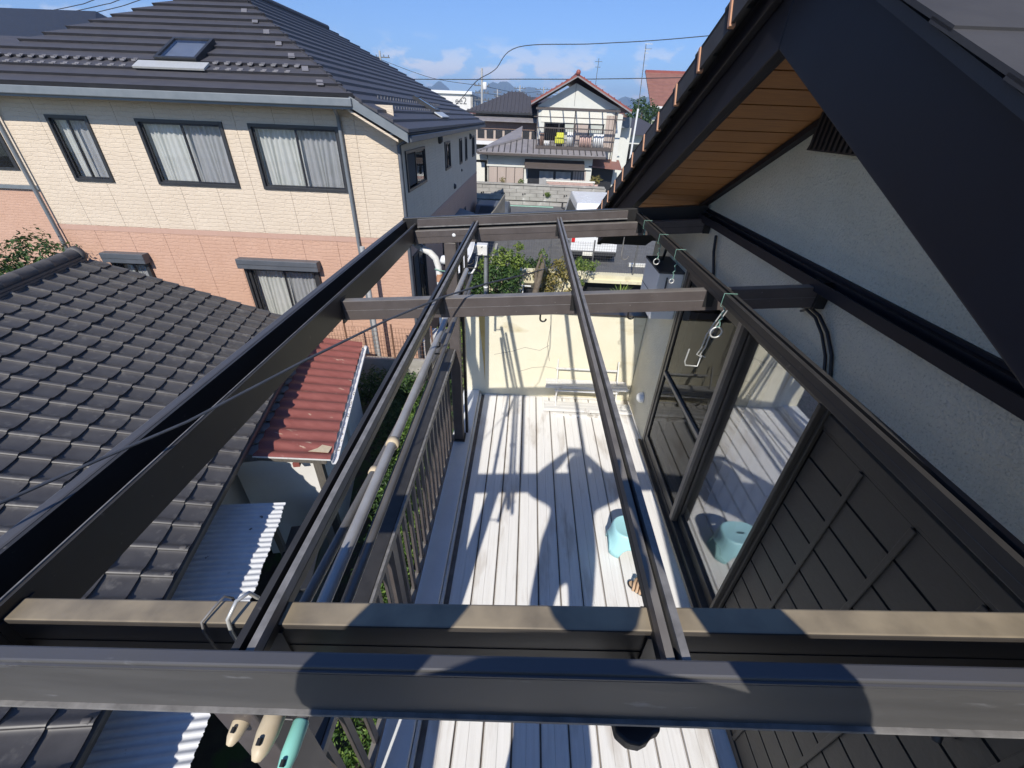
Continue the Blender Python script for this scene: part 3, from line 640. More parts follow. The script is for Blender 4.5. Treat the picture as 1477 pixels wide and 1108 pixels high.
# gutter trough
gt = MB().box(-0.852, -0.845, 0.280, 3.36, D + 2.02, D + 2.135).box(-0.935, -0.926, 0.10, 3.36, D + 2.03, D + 2.150).box(-0.926, -0.852, 0.10, 3.36, D + 2.02, D + 2.028)
gut = gt.build('gutter', 'bronze_clean', perg)
MB().box(-0.966, -0.9355, 0.10, 3.36, D + 2.118, D + 2.152).build('gutter_outer_lip', 'bronze_grey', gut, bevel=0.006)
MB().box(-0.8555, -0.8525, 0.280, 3.36, D + 2.13, D + 2.1385).build('gutter_inner_lip', 'bronze_flange', gut)
MB().box(-0.955, -0.845, 3.3605, 3.37, D + 2.02, D + 2.152).build('gutter_end_cap', 'bronze_clean', gut)
# downpipe: dark outlet then white offset bend
MB().tube([(-0.885, 3.29, D + 2.04), (-0.87, 3.29, D + 1.99), (-0.82, 3.30, D + 1.955)], 0.026, 12).build('downpipe_outlet', 'gutter_grey', perg)
MB().tube([(-0.825, 3.30, D + 1.955), (-0.76, 3.30, D + 1.925), (-0.715, 3.30, D + 1.88), (-0.695, 3.30, D + 1.81), (-0.69, 3.30, D + 1.70), (-0.69, 3.30, D + 1.30), (-0.69, 3.30, D - 0.4)], 0.026, 14).build('downpipe', 'white_dirty', perg)
MB().tube([(-0.69, 3.30, D + 1.755), (-0.69, 3.30, D + 1.69)], 0.0275, 14).build('rust_band', 'orange', perg)
MB().tube([(-0.72, 3.272, D + 1.80), (-0.68, 3.268, D + 1.79), (-0.62, 3.27, D + 1.785), (-0.58, 3.275, D + 1.775)], 0.005, 6).build('green_tie', 'green_wire', perg)
# wall rail
MB().box(1.272, WX - 0.001, 0.10, 3.46, D + 2.262, D + 2.276).box(1.326, WX - 0.001, 0.10, 3.46, D + 2.2765, D + 2.330).box(1.264, 1.2715, 0.10, 3.46, D + 2.255, D + 2.300).build('wall_rail', 'black_barge', perg)
MB().box(1.300, 1.3255, 0.10, 3.46, D + 2.308, D + 2.316).build('wall_rail_cap', 'black_barge', perg)
# columns
for yc, lab in ((3.262, 'far column of the roof frame'), (0.385, 'near column of the roof frame')):
    c = MB().box(-0.625, -0.535, yc - 0.045, yc + 0.045, D + 0.053, zr(-0.58) - 0.14).build('column', 'bronze', perg, bevel=0.004); c['label'] = lab
    MB().box(-0.64, -0.52, yc - 0.06, yc + 0.06, D + 0.0525, D + 0.075).build('column_foot', 'bronze_clean', c)
MB().box(-0.53, -0.505, 3.35, 3.40, D + 0.053, D + 2.05).build('side_strut', 'bronze_clean', perg)
MB().lathe((-0.545, 3.214, zr(-0.55) - 0.085), [(0.0, 0.006), (0.011, 0.005), (0.014, 0)], 12, (0, -1, 0)).build('cap_bolt', 'white_pl', perg)

# ================================================================== things on and around the frame
def pole(label, x, z, y0, y1, r, m, joint, cap, capdir=0, x1=None):
    t = thing('laundry_pole', label, 'laundry pole', (x, y0, z), group='laundry poles hung under the frame')
    xe = x if x1 is None else x1
    MB().tube([(x, y0, z), ((x + xe) / 2, (y0 + y1) / 2, z - 0.006), (xe, y1, z)], r, 14).build('tube', m, t)
    if joint:
        k = (joint - y0) / (y1 - y0); xj = x + (xe - x) * k
        MB().lathe((xj, joint - 0.014, z - 0.006), [(r, 0), (r + 0.006, 0.001), (r + 0.006, 0.026), (r, 0.028)], 16, (0, 1, 0)).build('joint_ring', 'beige', t)
    dx = (xe - x) / (y1 - y0)
    c = MB().lathe((x, y0 + 0.004, z), [(r + 0.001, 0.0), (r + 0.003, 0.003), (r + 0.003, 0.05), (r * 0.9, 0.075), (r * 0.45, 0.088), (0.0005, 0.09)], 16, (-dx, -1, -0.02))
    c = c.build('end_cap', cap, t)
    MB().tube([(x - dx * 0.05, y0 - 0.058, z + r + 0.0025), (x - dx * 0.06, y0 - 0.068, z + r + 0.001)], 0.0045, 8).build('cap_hole', 'black', c)
    return t
pole('bright steel laundry pole with beige joint ring, highest of the hanging poles', -0.428, D + 1.885, 0.318, 3.02, 0.0165, 'steel', 1.085, 'beige')
pole('dull grey laundry pole with beige joint ring, next to the handrail', -0.575, D + 1.70, 0.385, 3.08, 0.0155, 'pole_dark', 1.125, 'beige', 0, -0.42)
pole('dark laundry pole with mint green end cap beside the steel pole', -0.386, D + 1.855, 0.300, 2.98, 0.012, 'pole_dark', None, 'mint')
for yy in (0.36, 1.817, 3.23):
    t = thing('pole_hanger', {0.36: 'dark pole hanger arm under the nearest cross beam', 1.817: 'dark pole hanger arm under the middle cross beam', 3.23: 'dark pole hanger arm under the far cross beam'}[yy], 'hanger', (-0.46, yy, D + 1.9), group='pole hangers')
    a = MB().bar((-0.46, yy, zr(-0.46) - 0.136), (-0.46, yy, D + 1.66), 0.024, 0.010, (0, 1, 0)); a.build('arm', 'bronze_clean', t)
    for xa, za, r in ((-0.428, D + 1.885, 0.0165), (-0.575 + 0.0575 * (yy - 0.385), D + 1.70, 0.0155), (-0.386, D + 1.855, 0.012)):
        s = -1 if xa < -0.46 else 1
        MB().tube([(-0.46, yy, za - r - 0.008), (xa, yy, za - r - 0.0075), (xa + s * (r + 0.01), yy, za - r * 0.3), (xa + s * (r + 0.012), yy, za + r)], 0.0045, 8).build('hook', 'bronze_clean', t)

# draped cable
cb = MB().tube([(-1.35, -0.10, D + 2.33), (-1.02, 0.27, D + 2.27), (-0.955, 0.45, D + 2.225), (-0.90, 0.60, D + 2.205), (-0.80, 0.765, D + 2.20), (-0.655, 1.09, D + 2.20), (-0.50, 1.40, D + 2.20), (-0.34, 1.64, D + 2.205), (-0.17, 1.88, D + 2.19), (0.05, 2.6, D + 2.02), (0.2, 3.6, D + 1.75), (0.25, 4.6, D + 1.40), (0.3, 6.8, D + 0.95), (0.55, 9.0, D + 0.62)], [0.0035] * 5 + [0.0042] * 4 + [0.005] * 5, 8).build('draped_cable', 'cable')
tag(cb, 'thin blue grey cable sagging over the gutter and middle beam', 'cable')

# satellite dish on its mast behind the parapet
dish = thing('satellite_dish', 'grey satellite dish with white arm on a mast behind the parapet', 'satellite dish', (-0.43, 4.5, D + 0.7))
MB().tube([(-0.43, 4.55, D + 0.2), (-0.43, 4.55, D + 1.68)], 0.022, 12).build('mast', 'flashing', dish)
MB().tube([(-0.40, 4.53, D + 0.2), (-0.40, 4.53, D + 1.66)], 0.006, 8).build('mast_cable', 'black', dish)
MB().lathe((-0.43, 4.55, D + 1.2), [(0.023, 0), (0.026, 0.001), (0.026, 0.02), (0.023, 0.021)], 12).build('mast_band', 'white_pl', dish)
ax = Vector((-0.80, -0.32, 0.50)).normalized()
prof = [(0.225 * k / 10, 0.06 * (k / 10) ** 2) for k in range(1, 11)] + [(0.232, 0.058), (0.228, 0.052)] + [(0.225 * k / 10, 0.06 * (k / 10) ** 2 - 0.008) for k in range(9, 0, -1)]
MB().lathe((-0.625, 4.52, D + 1.55), prof, 28, ax).build('reflector', 'grey_box', dish)
MB().box(-0.53, -0.41, 4.49, 4.60, D + 1.58, D + 1.69).box(-0.56, -0.53, 4.50, 4.58, D + 1.60, D + 1.68).build('bracket', 'white_dirty', dish, bevel=0.006)
for dz, dy in ((1.60, 4.485), (1.68, 4.485), (1.60, 4.605), (1.67, 4.605)):
    MB().lathe((-0.47, dy, D + dz), [(0.0005, 0.008), (0.009, 0.007), (0.010, 0)], 10, (0, -1 if dy < 4.55 else 1, 0)).build('bolt', 'white_pl', dish)
MB().tube([(-0.52, 4.50, D + 1.57), (-0.535, 4.47, D + 1.46), (-0.57, 4.45, D + 1.40), (-0.66, 4.44, D + 1.39), (-0.80, 4.45, D + 1.46), (-0.86, 4.46, D + 1.50)], 0.013, 10).build('feed_arm', 'white_pl', dish)
MB().lathe((-0.875, 4.47, D + 1.52), [(0.0005, 0.045), (0.03, 0.042), (0.044, 0.02), (0.046, -0.02), (0.03, -0.04), (0.0005, -0.042)], 16, (0.8, 0.1, -0.3)).build('feed_horn', 'white_pl', dish)

# hooks hanging below the beams
def shook(label, x, y, zt, L, r, m, n=''):
    pts = [(x, y, zt), (x, y - 0.004, zt - L + r)]
    pts += [(x + r - r * math.cos(t), y - 0.004, zt - L + r - r * math.sin(t)) for t in [0.5, 1.0, 1.57, 2.1, 2.6, 3.14]]
    o = MB().tube(pts, 0.0042, 8).build('wire_hook', m); tag(o, label, 'hook', 'wire hooks on the roof frame')
shook('small dark hook below the middle beam, left of the centre purlin', 0.085, 1.81, zr(0.1) - 0.136, 0.042, 0.014, 'bronze_clean')
shook('small dark hook below the middle beam, right of the centre purlin', 0.49, 1.81, zr(0.5) - 0.136, 0.040, 0.014, 'bronze_clean')
shook('long thin hook below the far beam in front of the van', 0.735, 3.235, zr(0.7) - 0.136, 0.18, 0.028, 'bronze_flange')
for i, (xx, lab) in enumerate(((-0.487, 'dark wire hanger looped over the nearest beam, left one'), (-0.440, 'steel wire hanger looped over the nearest beam, right one'))):
    o = MB().tube([(xx - 0.005, 0.328, zr(xx) - 0.14), (xx - 0.004, 0.327, zr(xx) - 0.045), (xx - 0.002, 0.331, zr(xx) - 0.022 + 0.01 * i), (xx + 0.004, 0.352, zr(xx) - 0.019 + 0.022 * i), (xx + 0.010, 0.372, zr(xx) - 0.018 + 0.012 * i), (xx + 0.013, 0.380, zr(xx) - 0.036), (xx + 0.013, 0.380, zr(xx) - 0.12)], 0.0022 + 0.001 * i, 8).build('wire_hanger', 'wire' if i else 'bronze_flange')
    tag(o, lab, 'hanger', 'wire hangers on the nearest beam')
# green tie wires with rings on the wall side purlin
def ringwire(label, y, L, rr):
    xx = 0.83; z = zr(xx)
    t = thing('tie_wire', label, 'wire', (xx, y, z - 0.2), group='tie wires on the wall side purlin')
    lp = [(xx + 0.026, y, z + 0.005), (xx - 0.026, y, z + 0.005), (xx - 0.027, y, z - 0.048), (xx + 0.0, y - 0.004, z - 0.056)]
    MB().tube(lp, 0.0016, 6).build('loop', 'green_wire', t)
    tw = [(xx - 0.01 + 0.006 * math.sin(k * 2.2), y - 0.004 + 0.006 * math.cos(k * 2.2), z - 0.056 - L * k / 8) for k in range(9)]
    MB().tube(tw, 0.0026, 6).build('twisted_tail', 'green_wire', t)
    if rr:
        MB().tube([(xx - 0.01 + rr * math.sin(t_), y, z - 0.056 - L - rr + rr * math.cos(t_)) for t_ in [2 * math.pi * k / 20 for k in range(21)]], 0.0034, 8, False).build('ring', 'wire', t)
ringwire('green tie wire with ring in front of the grey box', 2.62, 0.085, 0.018)
ringwire('green tie wire with twisted tail between grey box and middle beam', 2.28, 0.10, 0.012)
ringwire('green tie wire with big ring in front of the sliding door', 1.62, 0.085, 0.024)
ringwire('short green tie wire nearest the far end of the purlin', 3.02, 0.03, 0)
t = thing('wire_hook', 'bent pair of white wire hooks hanging before the dusky door pane', 'hook', (0.87, 1.8, D + 1.8), group='wire hooks on the roof frame')
for dx in (0, 0.016):
    MB().tube([(0.915 + dx, 1.80, zr(0.9) - 0.137), (0.89 + dx, 1.80, D + 2.08), (0.872 + dx, 1.80, D + 2.02), (0.868 + dx, 1.80, D + 1.95), (0.852 + dx, 1.795, D + 1.915), (0.878 + dx, 1.79, D + 1.905)], 0.003, 6).build('bent_wire', 'wire', t)
MB().tube([(0.812, 1.80, D + 1.94), (0.808, 1.80, D + 1.87), (0.816, 1.80, D + 1.85), (0.875, 1.80, D + 1.847), (0.88, 1.805, D + 1.905)], 0.0036, 6).build('angled_wire', 'wire', t)
MB().tube([(0.915, 1.80, zr(0.915) - 0.137), (0.908, 1.80, D + 2.03), (0.875, 1.81, D + 1.95), (0.885, 1.83, D + 1.97), (0.925, 1.82, D + 2.03)], 0.0035, 6).build('black_loop', 'black', t)

# black clip hanging under the nearest rafter
ck_ = thing('pole_clip', 'black rounded pole clip hanging under the nearest rafter', 'clip', (0.215, 0.30, D + 1.96))
MB().prism([(0.178, 0.272, D + 2.02), (0.180, 0.255, D + 2.02), (0.196, 0.243, D + 2.02), (0.214, 0.241, D + 2.02), (0.228, 0.247, D + 2.02), (0.238, 0.257, D + 2.02), (0.250, 0.260, D + 2.02), (0.252, 0.268, D + 2.02), (0.25, 0.29, D + 2.02), (0.18, 0.29, D + 2.02)], (0, 0, 0.028)).build('body', 'black', ck_, bevel=0.004)
MB().tube([(0.21, 0.285, D + 2.05), (0.21, 0.30, D + 2.09), (0.212, 0.36, D + 2.12)], 0.004, 8).build('stem', 'black', ck_)
cbk = MB().tube([(0.24, 0.36, zr(0.24) - 0.12), (0.23, 0.355, D + 2.085), (0.20, 0.35, D + 2.078), (0.17, 0.355, D + 2.084), (0.155, 0.37, D + 2.10)], 0.0035, 6).build('hanging_wire', 'black')
tag(cbk, 'thin black wire looping under the nearest cross beam', 'wire')

# stool
def stool():
    t = thing('stool', 'aqua plastic bath stool with slot in its seat on the deck', 'stool', (0.93, 2.12, D))
    n = 40
    def ring(a, b, z, e=2.6):
        out = []
        for k in range(n):
            th = 2 * math.pi * k / n; c, s = math.cos(th), math.sin(th)
            out.append(Vector((0.93 + a * math.copysign(abs(c) ** (2 / e), c), 2.12 + b * math.copysign(abs(s) ** (2 / e), s), D + z)))
        return out
    mb = MB()
    levels = [(0.175, 0.135, 0.004), (0.168, 0.128, 0.05), (0.160, 0.122, 0.12), (0.152, 0.117, 0.19), (0.145, 0.112, 0.225), (0.132, 0.10, 0.238)]
    rings = [ring(*l) for l in levels]
    # arched openings: the lower rings rise between the four feet
    for k in range(n):
        th = 2 * math.pi * k / n
        lift = max(0.0, min(1.0, (math.cos(4 * th) + 0.30) / 0.95)) ** 0.7
        for j in range(3): rings[j][k].z += lift * (0.115 - 0.03 * j) if j < 2 else lift * 0.035
    vs = [p for r in rings for p in r]
    mb.add(vs, [(i * n + k, i * n + (k + 1) % n, (i + 1) * n + (k + 1) % n, (i + 1) * n + k) for i in range(len(rings) - 1) for k in range(n)], True)
    body = mb.build('body', 'aqua', t)
    sd = body.modifiers.new('thick', 'SOLIDIFY'); sd.thickness = 0.006; sd.offset = -1
    # seat: dished, with an oval slot
    inner = [ring(0.118, 0.088, 0.236), ring(0.09, 0.065, 0.232), ring(0.045, 0.028, 0.231), ring(0.032, 0.012, 0.231, 2.0)]
    top = MB(); rr = [rings[-1]] + inner
    top.add([p for r in rr for p in r], [(i * n + k, i * n + (k + 1) % n, (i + 1) * n + (k + 1) % n, (i + 1) * n + k) for i in range(len(rr) - 1) for k in range(n)], True)
    top.build('seat', 'aqua', t)
stool()
# sandals
def sandal(label, x, y, rz):
    t = thing('sandal', label, 'sandal', (0, 0, 0), 0, 'sandals on the deck')
    t.location = (x, y, D + 0.005); t.rotation_euler = (0, 0, rz)
    out = []
    for k in range(28):
        th = 2 * math.pi * k / 28; yy = 0.13 * math.sin(th); wd = 0.047 * (1 + 0.16 * math.sin(th)) * (1 - 0.10 * math.cos(2 * th + 1.57) ** 2)
        out.append((wd * math.cos(th), yy, 0))
    MB().prism(out, (0, 0, 0.016)).build('sole', 'black', t, bevel=0.003)
    MB().prism([(a * 0.88, b * 0.93, 0.0165) for a, b, c in out], (0, 0, 0.004)).build('footbed', 'sandal', t)
    st = MB()
    for yy in (0.03, 0.055, 0.08):
        st.tube([(0.046, yy, 0.016), (0.04, yy, 0.045), (0.018, yy + 0.004, 0.06), (-0.018, yy + 0.004, 0.06), (-0.04, yy, 0.045), (-0.046, yy, 0.016)], 0.010, 8)
    st.build('strap', 'sandal', t)
sandal('tan sandal lying askew on the deck by the door, farther one', 0.985, 1.735, R(62))
sandal('tan sandal by the door sill, nearer one', 1.10, 1.66, R(20))

# slatted white plant stand against the parapet
ps = thing('plant_stand', 'weathered white two tier slatted plant stand at the parapet', 'plant stand', (0.8, 4.0, D))
for (yc, zc, x0, x1) in ((4.02, 0.30, 0.31, 1.235), (3.915, 0.055, 0.305, 1.30)):
    for k in range(3):
        MB().box(x0, x1, yc - 0.075 + k * 0.052, yc - 0.075 + k * 0.052 + 0.046, D + zc, D + zc + 0.014).build('slat', 'white_dirty', ps, bevel=0.002)
    MB().box(x0 - 0.006, x1 + 0.006, yc - 0.084, yc - 0.077, D + zc - 0.02, D + zc + 0.012).build('front_rim', 'white_dirty', ps)
    MB().box(x0 + 0.10, x1 - 0.12, yc - 0.105, yc - 0.09, D + zc - 0.045, D + zc - 0.03).build('brace', 'white_dirty', ps)
for xx in (0.435, 1.12):
    MB().bar((xx, 3.87, D), (xx, 4.12, D + 0.56), 0.022, 0.010, (1, 0, 0)).build('leg', 'white_dirty', ps)
    MB().bar((xx + 0.02, 4.13, D), (xx + 0.02, 3.95, D + 0.30), 0.018, 0.010, (1, 0, 0)).build('leg', 'white_dirty', ps)
MB().box(0.42, 1.13, 4.095, 4.105, D + 0.44, D + 0.46).build('back_rail', 'white_dirty', ps)
MB().box(0.42, 1.13, 4.125, 4.135, D + 0.02, D + 0.04).build('back_rail', 'white_dirty', ps)
MB().box(0.44, 1.14, 3.79, 3.80, D + 0.002, D + 0.03).build('front_rail', 'white_dirty', ps)

# ================================================================== one-storey house with black kawara roof, turned 12 degrees
KR = R(12.2)
EX, RX, SLK = -2.38, -5.50, 0.42        # eave and ridge positions across the slope (own axes)
ZE = 2.35
KY1 = 7.62                               # far verge
kh = thing('tiled_house', 'low white house with black glazed kawara roof below the terrace frame', 'house', (-5.0, 3.5, 0), KR)
MB().box(-8.2, -2.85, -3.0, 7.3, 0, ZE + 0.1).build('wall', 'whitewall', kh)
MB().prism([(-8.2, 7.3, ZE + 0.1), (-2.85, 7.3, ZE + 0.1), (RX, 7.3, ZE + 1.2)], (0, -10.3, 0)).build('gable', 'whitewall', kh)
zt_ = ZE + SLK * (EX - RX)
rk = MB().prism([(EX + 0.02, -3.2, ZE - 0.05), (EX + 0.02, KY1 - 0.02, ZE - 0.05), (RX, KY1 - 0.02, zt_ - 0.05), (RX, -3.2, zt_ - 0.05)], (0, 0, 0.035))
rk.prism([(2 * RX - EX, -3.2, ZE - 0.05), (2 * RX - EX, KY1 - 0.02, ZE - 0.05), (RX, KY1 - 0.02, zt_ - 0.05), (RX, -3.2, zt_ - 0.05)], (0, 0, 0.035))
kroof = rk.build('roof', 'kawara', kh)
TW, TL_ = 0.2565, 0.232
prof = [(0, 0.012), (0.05, 0.002), (0.14, -0.003), (0.45, -0.003), (0.66, 0.002), (0.77, 0.012), (0.85, 0.026), (0.92, 0.032), (0.98, 0.028), (1.02, 0.014)]
tm = MB(); n = len(prof)
# local: x down the slope from 0 to the nose, y across, z out of the slope
ro, nose = -0.03, TL_ + 0.012
vs_ = [(ro, -t * TW, h + 0.0) for t, h in prof] + [(nose - 0.012 * math.sin(math.pi * min(t, 1)) * 0 , -t * TW, h + 0.027) for t, h in prof]
tm.add(vs_, [(i, i + 1, n + i + 1, n + i) for i in range(n - 1)], True)
tm.add([(nose, -t * TW, h + 0.027) for t, h in prof] + [(nose - 0.004, -t * TW, h + 0.001) for t, h in prof], [(i, i + 1, n + i + 1, n + i) for i in range(n - 1)])
tm.add([(ro, -1.02 * TW, 0.022), (nose, -1.02 * TW, 0.049), (nose, -1.02 * TW, 0.02), (ro, -1.02 * TW, -0.005)], [(0, 1, 2, 3)])
tmesh = raw_mesh('kawara_tile', tm, 'kawara')
slk = math.atan(SLK); ncr = 14
nrow = 0; cand = []
for c in range(30):
    yy = KY1 - c * TW
    for r in range(ncr):
        s = r * TL_
        cand.append((c, r, yy, RX + 0.12 + s * math.cos(slk), zt_ - SLK * (0.12 + s * math.cos(slk))))
# show the 300 nearest the far verge and the visible stretch as single tiles, the rest joined
def vis(c, r): return (c <= 21 and r < 14) and not (c > 13 and r > 11 and c < 12)
single = [q for q in cand if q[0] <= 20][:300]
rest = [q for q in cand if q not in single]
for c, r, yy, xx, zz in single:
    inst('kawara_tile', tmesh, kroof, (xx, yy, zz + random.uniform(-0.002, 0.002)), (random.uniform(-0.012, 0.012), slk + random.uniform(-0.008, 0.008), random.uniform(-0.006, 0.006)))
rs = MB(); Rm = Matrix.Rotation(slk, 3, 'Y')
for c, r, yy, xx, zz in rest:
    off = Vector((xx, yy, zz)); b = len(rs.v)
    rs.v += [Rm @ Vector(p) + off for p in tm.v]; rs.f += [[b + i for i in q] for q in tm.f]; rs.sm += tm.sm
rs.build('kawara_field', 'kawara', kroof, kind='stuff')
# eave roll ends
em = raw_mesh('eave_end', MB().lathe((0, 0, 0), [(0.0005, 0.022), (0.018, 0.020), (0.024, 0.012), (0.026, -0.03)], 12, (1, 0, -0.1)), 'kawara_rim')
xe_, ze_ = RX + 0.12 + ncr * TL_ * math.cos(slk), zt_ - SLK * (0.12 + ncr * TL_ * math.cos(slk))
for c in range(30): inst('eave_end', em, kroof, (xe_ - 0.005, KY1 - (c + 0.9) * TW, ze_ + 0.045))
# ridge: stacked flat tiles and round caps
rg = MB()
for k in range(4): rg.box(RX - 0.13 + 0.012 * k, RX + 0.13 - 0.012 * k, -3.0, KY1 - 0.06, zt_ - 0.10 + 0.036 * k, zt_ - 0.068 + 0.036 * k)
rg = rg.build('ridge_stack', 'kawara_rim', kroof)
cm = MB().lathe((0, 0, 0), [(0.080, 0), (0.085, 0.012), (0.085, 0.035), (0.080, 0.04), (0.080, 0.30)], 18, (0, -1, 0)); cmm = raw_mesh('ridge_cap', cm, 'kawara_rim')
for k in range(34): inst('ridge_cap', cmm, rg, (RX, KY1 - 0.05 - k * 0.29, zt_ + 0.075))
MB().lathe((RX, KY1 - 0.06, zt_ + 0.06), [(0.0005, 0.03), (0.07, 0.032), (0.10, 0.03), (0.12, 0.02), (0.12, -0.05), (0.09, -0.06)], 24, (0, 1, 0)).build('ridge_end_tile', 'kawara_rim', rg)
MB().box(EX - 0.06, EX - 0.035, -3.0, KY1 - 0.1, ZE - 0.16, ZE - 0.05).build('fascia', 'frame_dark', kh)

# lean-to with red tin roof
lr = thing('lean_to', 'white lean-to with rusty red corrugated tin roof against the tiled house', 'lean-to', (-1.9, 5.5, 0), KR)
def corr(mb, x0, x1, y0, y1, z0, z1, pitch, amp, n, jag=0.0, both=False):
    """corrugated sheet, waves along y, falling from x0 to x1"""
    k = int((y1 - y0) / pitch * n); rows_ = []
    for i in range(k + 1):
        y = y0 + (y1 - y0) * i / k; h = amp * math.sin(2 * math.pi * (y - y0) / pitch)
        j = (random.uniform(-jag, jag) + jag * 1.2 * math.sin(i * 0.13)) if jag else 0
        rows_.append(((x0, y, z0 + h), (x1 + j, y, z1 + h)))
    b = [p for r in rows_ for p in r]
    mb.add(b, [(2 * i, 2 * i + 1, 2 * i + 3, 2 * i + 2) for i in range(k)], True); return mb
rx0, rx1, ry0, ry1 = -2.40, -1.515, 4.30, 7.62
red = corr(MB(), rx0, rx1, ry0, ry1, 2.10, 1.93, 0.232, 0.018, 10).build('tin_roof', 'red_roof', lr)
MB().box(-2.75, -1.75, 4.46, 7.5, 0, 1.88).build('wall', 'whitewall', lr)
MB().box(-1.76, -1.66, 4.36, 4.46, 0, 1.90).build('post', 'old_wood', lr)
MB().box(-1.98, -1.90, 4.30, 4.50, 1.86, 1.925).build('purlin_end', 'red_roof', lr)
MB().bar((rx0 + 0.04, ry0 + 0.03, 2.05), (rx1 - 0.06, ry0 + 0.03, 1.885), 0.04, 0.06).build('edge_rafter', 'old_wood', lr)
MB().prism([(-1.80, ry0 + 0.13, 1.996), (-1.56, ry0 + 0.12, 1.951), (-1.535, ry0 + 0.24, 1.947), (-1.66, ry0 + 0.27, 1.970), (-1.70, ry0 + 0.20, 1.978)], (0, 0, 0.003)).build('rust_patch', 'beige', lr)
MB().prism([(rx0, ry0 - 0.002, 2.085), (rx1, ry0 - 0.002, 1.915), (rx1, ry0 - 0.002, 1.935), (rx0, ry0 - 0.002, 2.105)], (0, 0.006, 0)).build('bare_edge', 'white_dirty', lr)
fl = MB()
for k in range(15):
    y = ry0 + 0.232 * k; fl.add([(-2.56, y, 2.115), (-2.40, y, 2.125), (-2.36 - 0.02 * (k % 2), y + 0.11, 2.115), (-2.40, y + 0.22, 2.10), (-2.56, y + 0.232, 2.11)], [(0, 1, 2, 3, 4)])
fl.build('flashing', 'flashing', lr)
MB().box(rx1 + 0.005, rx1 + 0.012, ry0, ry1 - 0.1, 1.855, 1.90).box(rx1 + 0.012, rx1 + 0.075, ry0, ry1 - 0.1, 1.85, 1.857).box(rx1 + 0.075, rx1 + 0.083, ry0, ry1 - 0.1, 1.855, 1.895).build('gutter', 'grey_box', lr)
MB().tube([(rx1 + 0.045, ry1 - 0.12, 1.85), (rx1 + 0.045, ry1 - 0.05, 1.86), (rx1 + 0.06, ry1, 1.83), (rx1 + 0.06, ry1, 1.70)], 0.035, 10).build('gutter_elbow', 'white_pl', lr)
lvs = MB()
for k in range(26): leaf(lvs, Vector((rx1 + 0.045 + random.uniform(-.02, .02), ry0 + 0.2 + random.random() * 1.6, 1.866)), (0, 0, 1), 0.02)
lvs.build('fallen_leaves', 'bark', lr, kind='stuff')
MB().tube([(-1.72, 6.1, 1.85), (-1.70, 6.1, 0.2)], 0.03, 10).build('downpipe', 'grey_box', lr)

# pale corrugated tin canopy, torn along its edge
tc_ = thing('tin_canopy', 'pale galvanised corrugated canopy with torn edge below the tile eave', 'canopy', (-2.2, 1.4, 0), KR)
corr(MB(), -2.72, -1.965, -1.2, 3.80, 1.84, 1.76, 0.064, 0.007, 8, jag=0.006).build('tin_sheet', 'tin', tc_)
for yy in (-0.8, 1.2, 3.5): MB().bar((-2.75, yy, 1.78), (-2.00, yy, 1.71), 0.04, 0.05).build('rafter', 'old_wood', tc_)
MB().tube([(-2.30, -1.2, 1.822), (-2.30, 0.78, 1.822)], 0.014, 8).build('batten_pipe', 'flashing', tc_)
for yy in (-0.9, 3.5): MB().box(-2.08, -2.02, yy, yy + 0.06, 0, 1.70).build('post', 'old_wood', tc_)
bx_ = thing('storage_box', 'dark blue storage bin standing beside the tin canopy', 'bin', (-1.75, 2.6, 0), KR)
MB().box(-2.02, -1.66, 3.0, 3.85, 0, 1.18).build('body', 'shutter_box', bx_, bevel=0.01)
MB().box(-2.05, -1.63, 2.97, 3.88, 1.181, 1.24).build('lid', 'frame_dark', bx_, bevel=0.01)

# ================================================================== hedge between the houses
hd = MB()
for k in range(26):
    yy = -0.4 + k * 0.28; xx = -1.12 - 0.035 * k + random.uniform(-0.12, 0.12); top = 0.95 + 0.25 * math.sin(k * 0.9) + random.uniform(-0.12, 0.15)
    leaves(hd, (xx, yy, top * 0.62), (0.34, 0.30, top * 0.5), 620, 0.034)
hb = thing('hedge', 'sunlit glossy green hedge below the balcony railing', 'hedge', (-1.5, 3, 0))
hd.build('foliage', 'leaf_hedge', hb)
stm = MB()
for k in range(26):
    yy = -0.4 + k * 0.28; stm.tube([(-1.12 - 0.035 * k, yy, 0), (-1.14 - 0.035 * k, yy + 0.03, 0.55)], [0.02, 0.01], 6)
stm.build('stems', 'bark', hb)
db = MB()
for k in range(16):
    leaves(db, (-1.75 - 0.05 * k + random.uniform(-.2, .1), 3.2 + 0.27 * k, 0.35), (0.35, 0.3, 0.42), 420, 0.038)
for k in range(14):
    leaves(db, (-3.5 + 0.14 * k, 7.75 + random.uniform(-.25, .15), 0.55), (0.3, 0.3, 0.5), 380, 0.04)
dbo = db.build('ground_cover', 'leaf_dark'); tag(dbo, 'dark shaded shrubs growing between lean-to and hedge', 'shrubs', kind='stuff')

# ================================================================== two-storey neighbour house with stone-pattern siding
HX0, HX1, HY0, HY1 = -10.15, -2.55, 9.0, 22.3
BAND = 3.42
nh = thing('neighbour_house', 'two storey cream and salmon house with charcoal slate hip roof', 'house', (-6.3, 14, 0))
MB().box(HX0 + 0.02, HX1 - 0.02, HY0 + 0.25, HY1, 0, 5.55).build('core', 'room', nh)
front_win = [(-9.24, -8.43, 4.35, 5.49), (-7.51, -5.84, 4.345, 5.485), (-5.35, -3.62, 4.345, 5.48), (-6.22, -4.66, 1.30, 2.72), (-9.25, -8.52, 1.30, 2.72)]
side_win = [(9.50, 11.30, 4.32, 5.09), (14.0, 14.93, 4.30, 5.05), (16.9, 17.5, 4.22, 5.03), (18.4, 18.9, 4.22, 5.03), (20.6, 21.4, 4.20, 5.0), (9.35, 10.55, 1.25, 3.02), (12.9, 13.7, 1.70, 2.72), (17.5, 18.1, 1.8, 2.6)]
